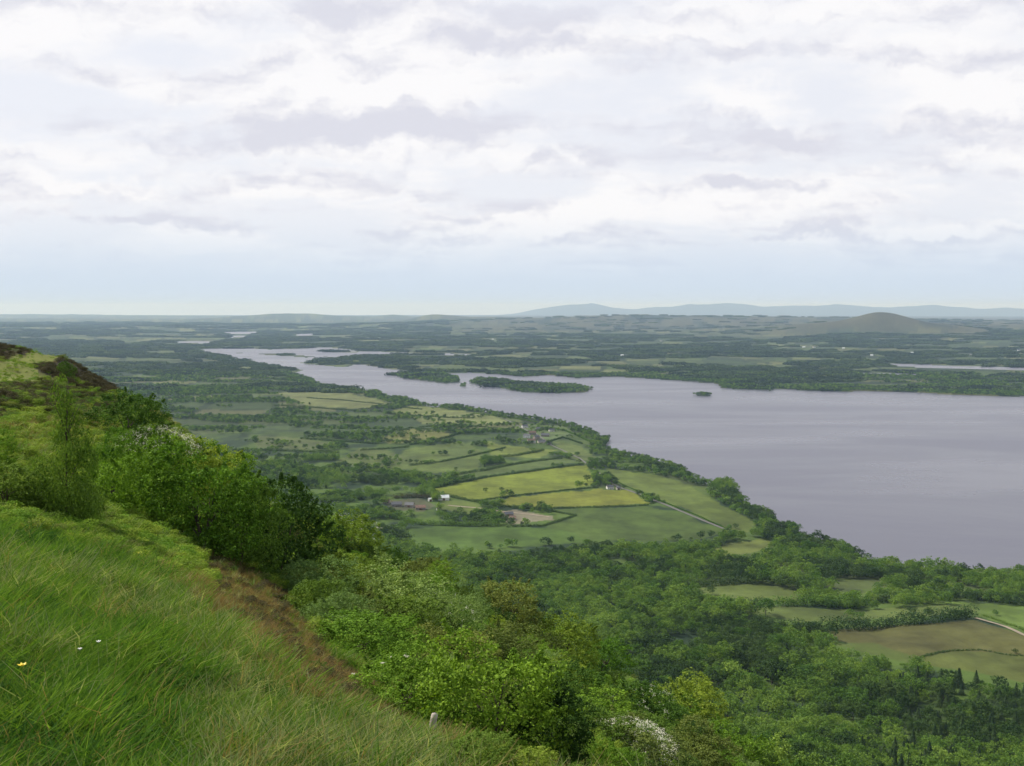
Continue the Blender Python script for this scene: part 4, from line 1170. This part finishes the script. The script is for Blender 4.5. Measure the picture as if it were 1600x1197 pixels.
def house(px, py, L, Wd, H, wall, roof, rz, label, cat='house', name='house', chim=2, barn=False, win=3, group=None):
    x, y, z = ground(px, py, ymin=420)
    e = empty(name, (x, y, z), R(rz)); tag(e, label, cat, group)
    l, w_ = L / 2, Wd / 2; rh = Wd * .36
    v = [(-l,-w_,-1),(l,-w_,-1),(l,w_,-1),(-l,w_,-1),(-l,-w_,H),(l,-w_,H),(l,w_,H),(-l,w_,H),(-l,0,H+rh),(l,0,H+rh)]
    obj('wall', tri_mesh('wall', v, [(0,1,5,4),(2,3,7,6),(1,2,6,9,5),(3,0,4,8,7),(0,3,2,1)], WALL[wall]), e)
    o_ = .35; t_ = .18
    rv = [(-l-o_,-w_-o_,H-.1),(l+o_,-w_-o_,H-.1),(l+o_,0,H+rh+.12),(-l-o_,0,H+rh+.12),(l+o_,w_+o_,H-.1),(-l-o_,w_+o_,H-.1)]
    rv2 = [(a_, b_, c_ + t_) for a_, b_, c_ in rv]
    fs = [(0,3,2,1),(3,5,4,2),(6,7,8,9),(9,8,10,11),(0,1,7,6),(4,5,11,10),(1,2,8,7),(2,4,10,8),(3,0,6,9),(5,3,9,11)]
    rf = obj('roof', tri_mesh('roof', rv + rv2, fs, ROOF[roof]), e)
    for i in range(chim):
        cx = (-l + .7, l - .7)[i]
        obj('chimney', mesh_np('chimney', *boxv(cx - .45, cx + .45, -.35, .35, H + rh - .6, H + rh + 1.1), [BRK]), rf)
    if barn:
        obj('door', mesh_np('door', *boxv(-1.7, 1.7, -w_ - .06, -w_ + .02, -.2, 3.2), [ROOF['rust']]), e)
    else:
        obj('door', mesh_np('door', *boxv(-.5, .5, -w_ - .06, -w_ + .02, -.2, 2.1), [DRM]), e)
        for i in range(win):
            wx_ = -l + (i + .5) * L / win
            if abs(wx_) < 1.2: wx_ += 1.9
            obj('window', mesh_np('window', *boxv(wx_ - .5, wx_ + .5, -w_ - .05, -w_ + .02, 1.0, 2.2), [GLS]), e)
            if H > 4: obj('window', mesh_np('window', *boxv(wx_ - .45, wx_ + .45, -w_ - .05, -w_ + .02, 3.4, 4.5), [GLS]), e)
VG = None
house(953,764,10,7,3.2,'white','slate',14,'white farmhouse beside the dark trees at the end of the straight road')
house(966,765,6,5,2.6,'cream','slate',14,'small cream outbuilding right beside the white farmhouse', 'outbuilding', 'outbuilding', 0, True)
house(693,781,15,9,3.6,'white','tin',10,'bright white roofed barn above the old farm buildings', 'barn', 'barn', 0, True)
house(672,783,5,4,3.0,'white','tin',30,'small white shed just left of the bright white barn', 'shed', 'shed', 0, True)
house(604,786,9,7,3.5,'pink','rust',-10,'leftmost pinkish farm building by the reddish trees', 'farm building', 'farm_building', 1)
house(620,791,14,8,3.2,'stone','slate',5,'long grey stone farm building with slate roof', 'farm building', 'farm_building', 1)
house(640,792,12,8,3.2,'pink','slate',-12,'pinkish farm building in the middle of the old farmyard', 'farm building', 'farm_building', 0, True)
house(657,796,13,8,3.0,'stone','rust',8,'rust roofed stone barn at the right of the old farmyard', 'barn', 'barn', 0, True)
house(685,797,5,4,2.4,'white','slate',20,'tiny white shed below the bright white barn', 'shed', 'shed', 0, True)
house(795,806,11,7,2.8,'stone','slate',12,'grey shed standing on the pale gravel yard', 'shed', 'shed', 0, True)
house(801,812,8,6,2.6,'pink','rust',-8,'rust roofed shed at the lower edge of the gravel yard', 'shed', 'shed', 0, True)
vill = [(820,668,11,7,3.4,'white','slate',20,'topmost white house of the village'),
 (823,684,11,7,5.2,'white','slate',-15,'white two storey house at the left of the village'),(830,692,13,8,5.0,'white','brown',10,'brown roofed white house at the bottom of the village'),
 (838,686,10,7,4.8,'pink','slate',35,'pinkish house in the middle of the village'),(832,679,12,8,4.5,'stone','brown',0,'brown roofed stone house in the village'),
 (846,692,12,7,3.2,'cream','slate',12,'cream house at the lower right of the village'),(852,682,14,8,3.6,'stone','slate',-5,'long grey house right of the village centre'),
 (844,672,14,8,3.2,'stone','slate',8,'grey slate roofed house above the village centre'),(862,674,10,7,3.4,'white','slate',15,'white house at the upper right of the village'),
 (857,694,9,6,3.0,'white','slate',0,'small white house beside the road below the village'),(945,700,9,7,3.0,'white','slate',10,'lone white house in the trees by the lake shore')]
for v_ in vill: house(v_[0], v_[1], v_[2] * 1.25, v_[3] * 1.15, v_[4], *v_[5:], group='houses of the village')
farh = [(1362,556,'white house left of the pair below the far hill'),(1352,543,'small white house higher up below the far hill'),(1256,543,'leftmost white house on the far side under the hill'),
 (1272,543,'white house right of the leftmost one under the far hill'),(1318,545,'white farm in the pale fields under the hill'),(1518,555,'white house near the thin far lough'),(770,531,'single white house on the far moor above the peninsula'),
 (1033,533,'single white house in the far fields in the middle'),(972,556,'white house in the fields beyond the island'),(1592,548,'white house at the far right edge'),(1425,552,'white house above the thin far lough')]
for i, (px, py, lb) in enumerate(farh):
    house(px, py, 16, 9, 4.4, 'white', 'slate' if i % 2 else 'tin', 10 * i % 40 - 15, lb + ' beyond the lake', group='far white houses')

# ------------------------------------------------------------------ small things close by
x, y, z = ground(672, 1160, ymax=60)
e = empty('fence_post', (x, y, z), .4); tag(e, 'short weathered pale wooden post leaning at the edge of the grass', 'post')
e.rotation_euler = (.08, .14, .4)
wood = simple('weathered_wood', (.42, .38, .33), .85, .35, 14)
v, f = tube([(0, 0, -.2), (.004, 0, .1), (0, .003, .28), (.003, 0, .36), (.002, 0, .375)], [.045, .047, .043, .040, .024], 9)
obj('shaft', mesh_np('shaft', v, f, [wood]), e)
v, f = tube([(.002, 0, .37), (.002, 0, .382)], [.024, .001], 9); obj('top', mesh_np('top', v, f, [wood]), e)
rock = simple('pale_stone', (.36, .32, .27), .9, .35, 6)
import bmesh
def stone(px, py, s, label, seed):
    x, y, z = ground(px, py, ymax=60); rg = np.random.default_rng(seed)
    bm = bmesh.new(); bmesh.ops.create_icosphere(bm, subdivisions=3, radius=1)
    dirs = rg.normal(0, 1, (9, 3)); dirs /= np.linalg.norm(dirs, axis=1, keepdims=True)
    for v_ in bm.verts:
        co = np.array(v_.co); q = 1.0
        for dd in dirs:
            t_ = co @ dd
            if t_ > .72: co = co - dd * (t_ - .72)
        v_.co = co * [1.2, .9, .7] * s
    me = bpy.data.meshes.new('stone'); bm.to_mesh(me); bm.free(); me.materials.append(rock)
    o = obj('stone', me, loc=(x, y, z + s * .25)); o.rotation_euler = (.2, .3, seed); tag(o, label, 'stone')
stone(466, 1066, .13, 'pale stone lying on the worn edge of the grass', 3)
stone(384, 1000, .11, 'grey stone in the dark hollow under the grass edge', 5)
stone(407, 1012, .08, 'smaller grey stone right of the one in the dark hollow', 6)
# flowers in the grass
yel = simple('yellow_petals', (.80, .62, .03), .5, .05); wht = simple('white_petals', (.8, .8, .76), .5, .05); stm = M['grass']
def flower(px, py, label, pm, s=.022):
    x, y, z = ground(px, py + 14, ymax=40)
    h = .36
    e = empty('flower', (x, y, z), px); tag(e, label, 'flower')
    v, f = tube([(0, 0, -.05), (.01, 0, h * .5), (.02, .0, h)], [.003, .0025, .002], 5); obj('stem', mesh_np('stem', v, f, [stm]), e)
    pts = []; fs = []
    for i in range(6):
        an = i * math.pi / 3; q = len(pts)
        for r_, da, zz_ in ((0, 0, 0), (s * .7, -.42, .006), (s * 1.15, 0, .011), (s * .7, .42, .006)):
            pts.append((.02 + r_ * math.cos(an + da), r_ * math.sin(an + da), h + zz_))
        fs.append((q, q + 1, q + 2, q + 3))
    obj('petals', mesh_np('petals', pts, fs, [pm]), e)
    obj('flower_head', mesh_np('flower_head', *boxv(.02 - s * .25, .02 + s * .25, -s * .25, s * .25, h - .003, h + .008), [pm]), e)
flower(42, 1112, 'yellow buttercup in the grass near the left edge', yel, .028)
flower(160, 1064, 'upper of the two small white flowers in the middle of the grass', wht, .018)
flower(125, 1080, 'lower left of the two small white flowers in the grass', wht, .015)
flower(218, 878, 'small pale yellow flower at the upper edge of the grass', yel, .018)

# ------------------------------------------------------------------ the air
bpy.ops.mesh.primitive_cube_add(size=1, location=(0, 0, 60))
hz = bpy.context.object; hz.name = 'haze'; hz.data.name = 'haze'
hz.scale = (122000, 122000, 800)
hm, t = mat('haze_air')
pv = t.n('ShaderNodeVolumePrincipled')
pv.inputs['Color'].default_value = (.50, .70, 1.0, 1)
pv.inputs['Absorption Color'].default_value = (.82, .89, 1, 1)
pv.inputs['Density'].default_value = 3.5e-5
pv.inputs['Anisotropy'].default_value = 0.1
t.n('ShaderNodeOutputMaterial', Volume=pv)
hz.data.materials.append(hm)
tag(hz, 'thin blue haze over the valley, thickening towards the far mountains', 'haze', kind='stuff')
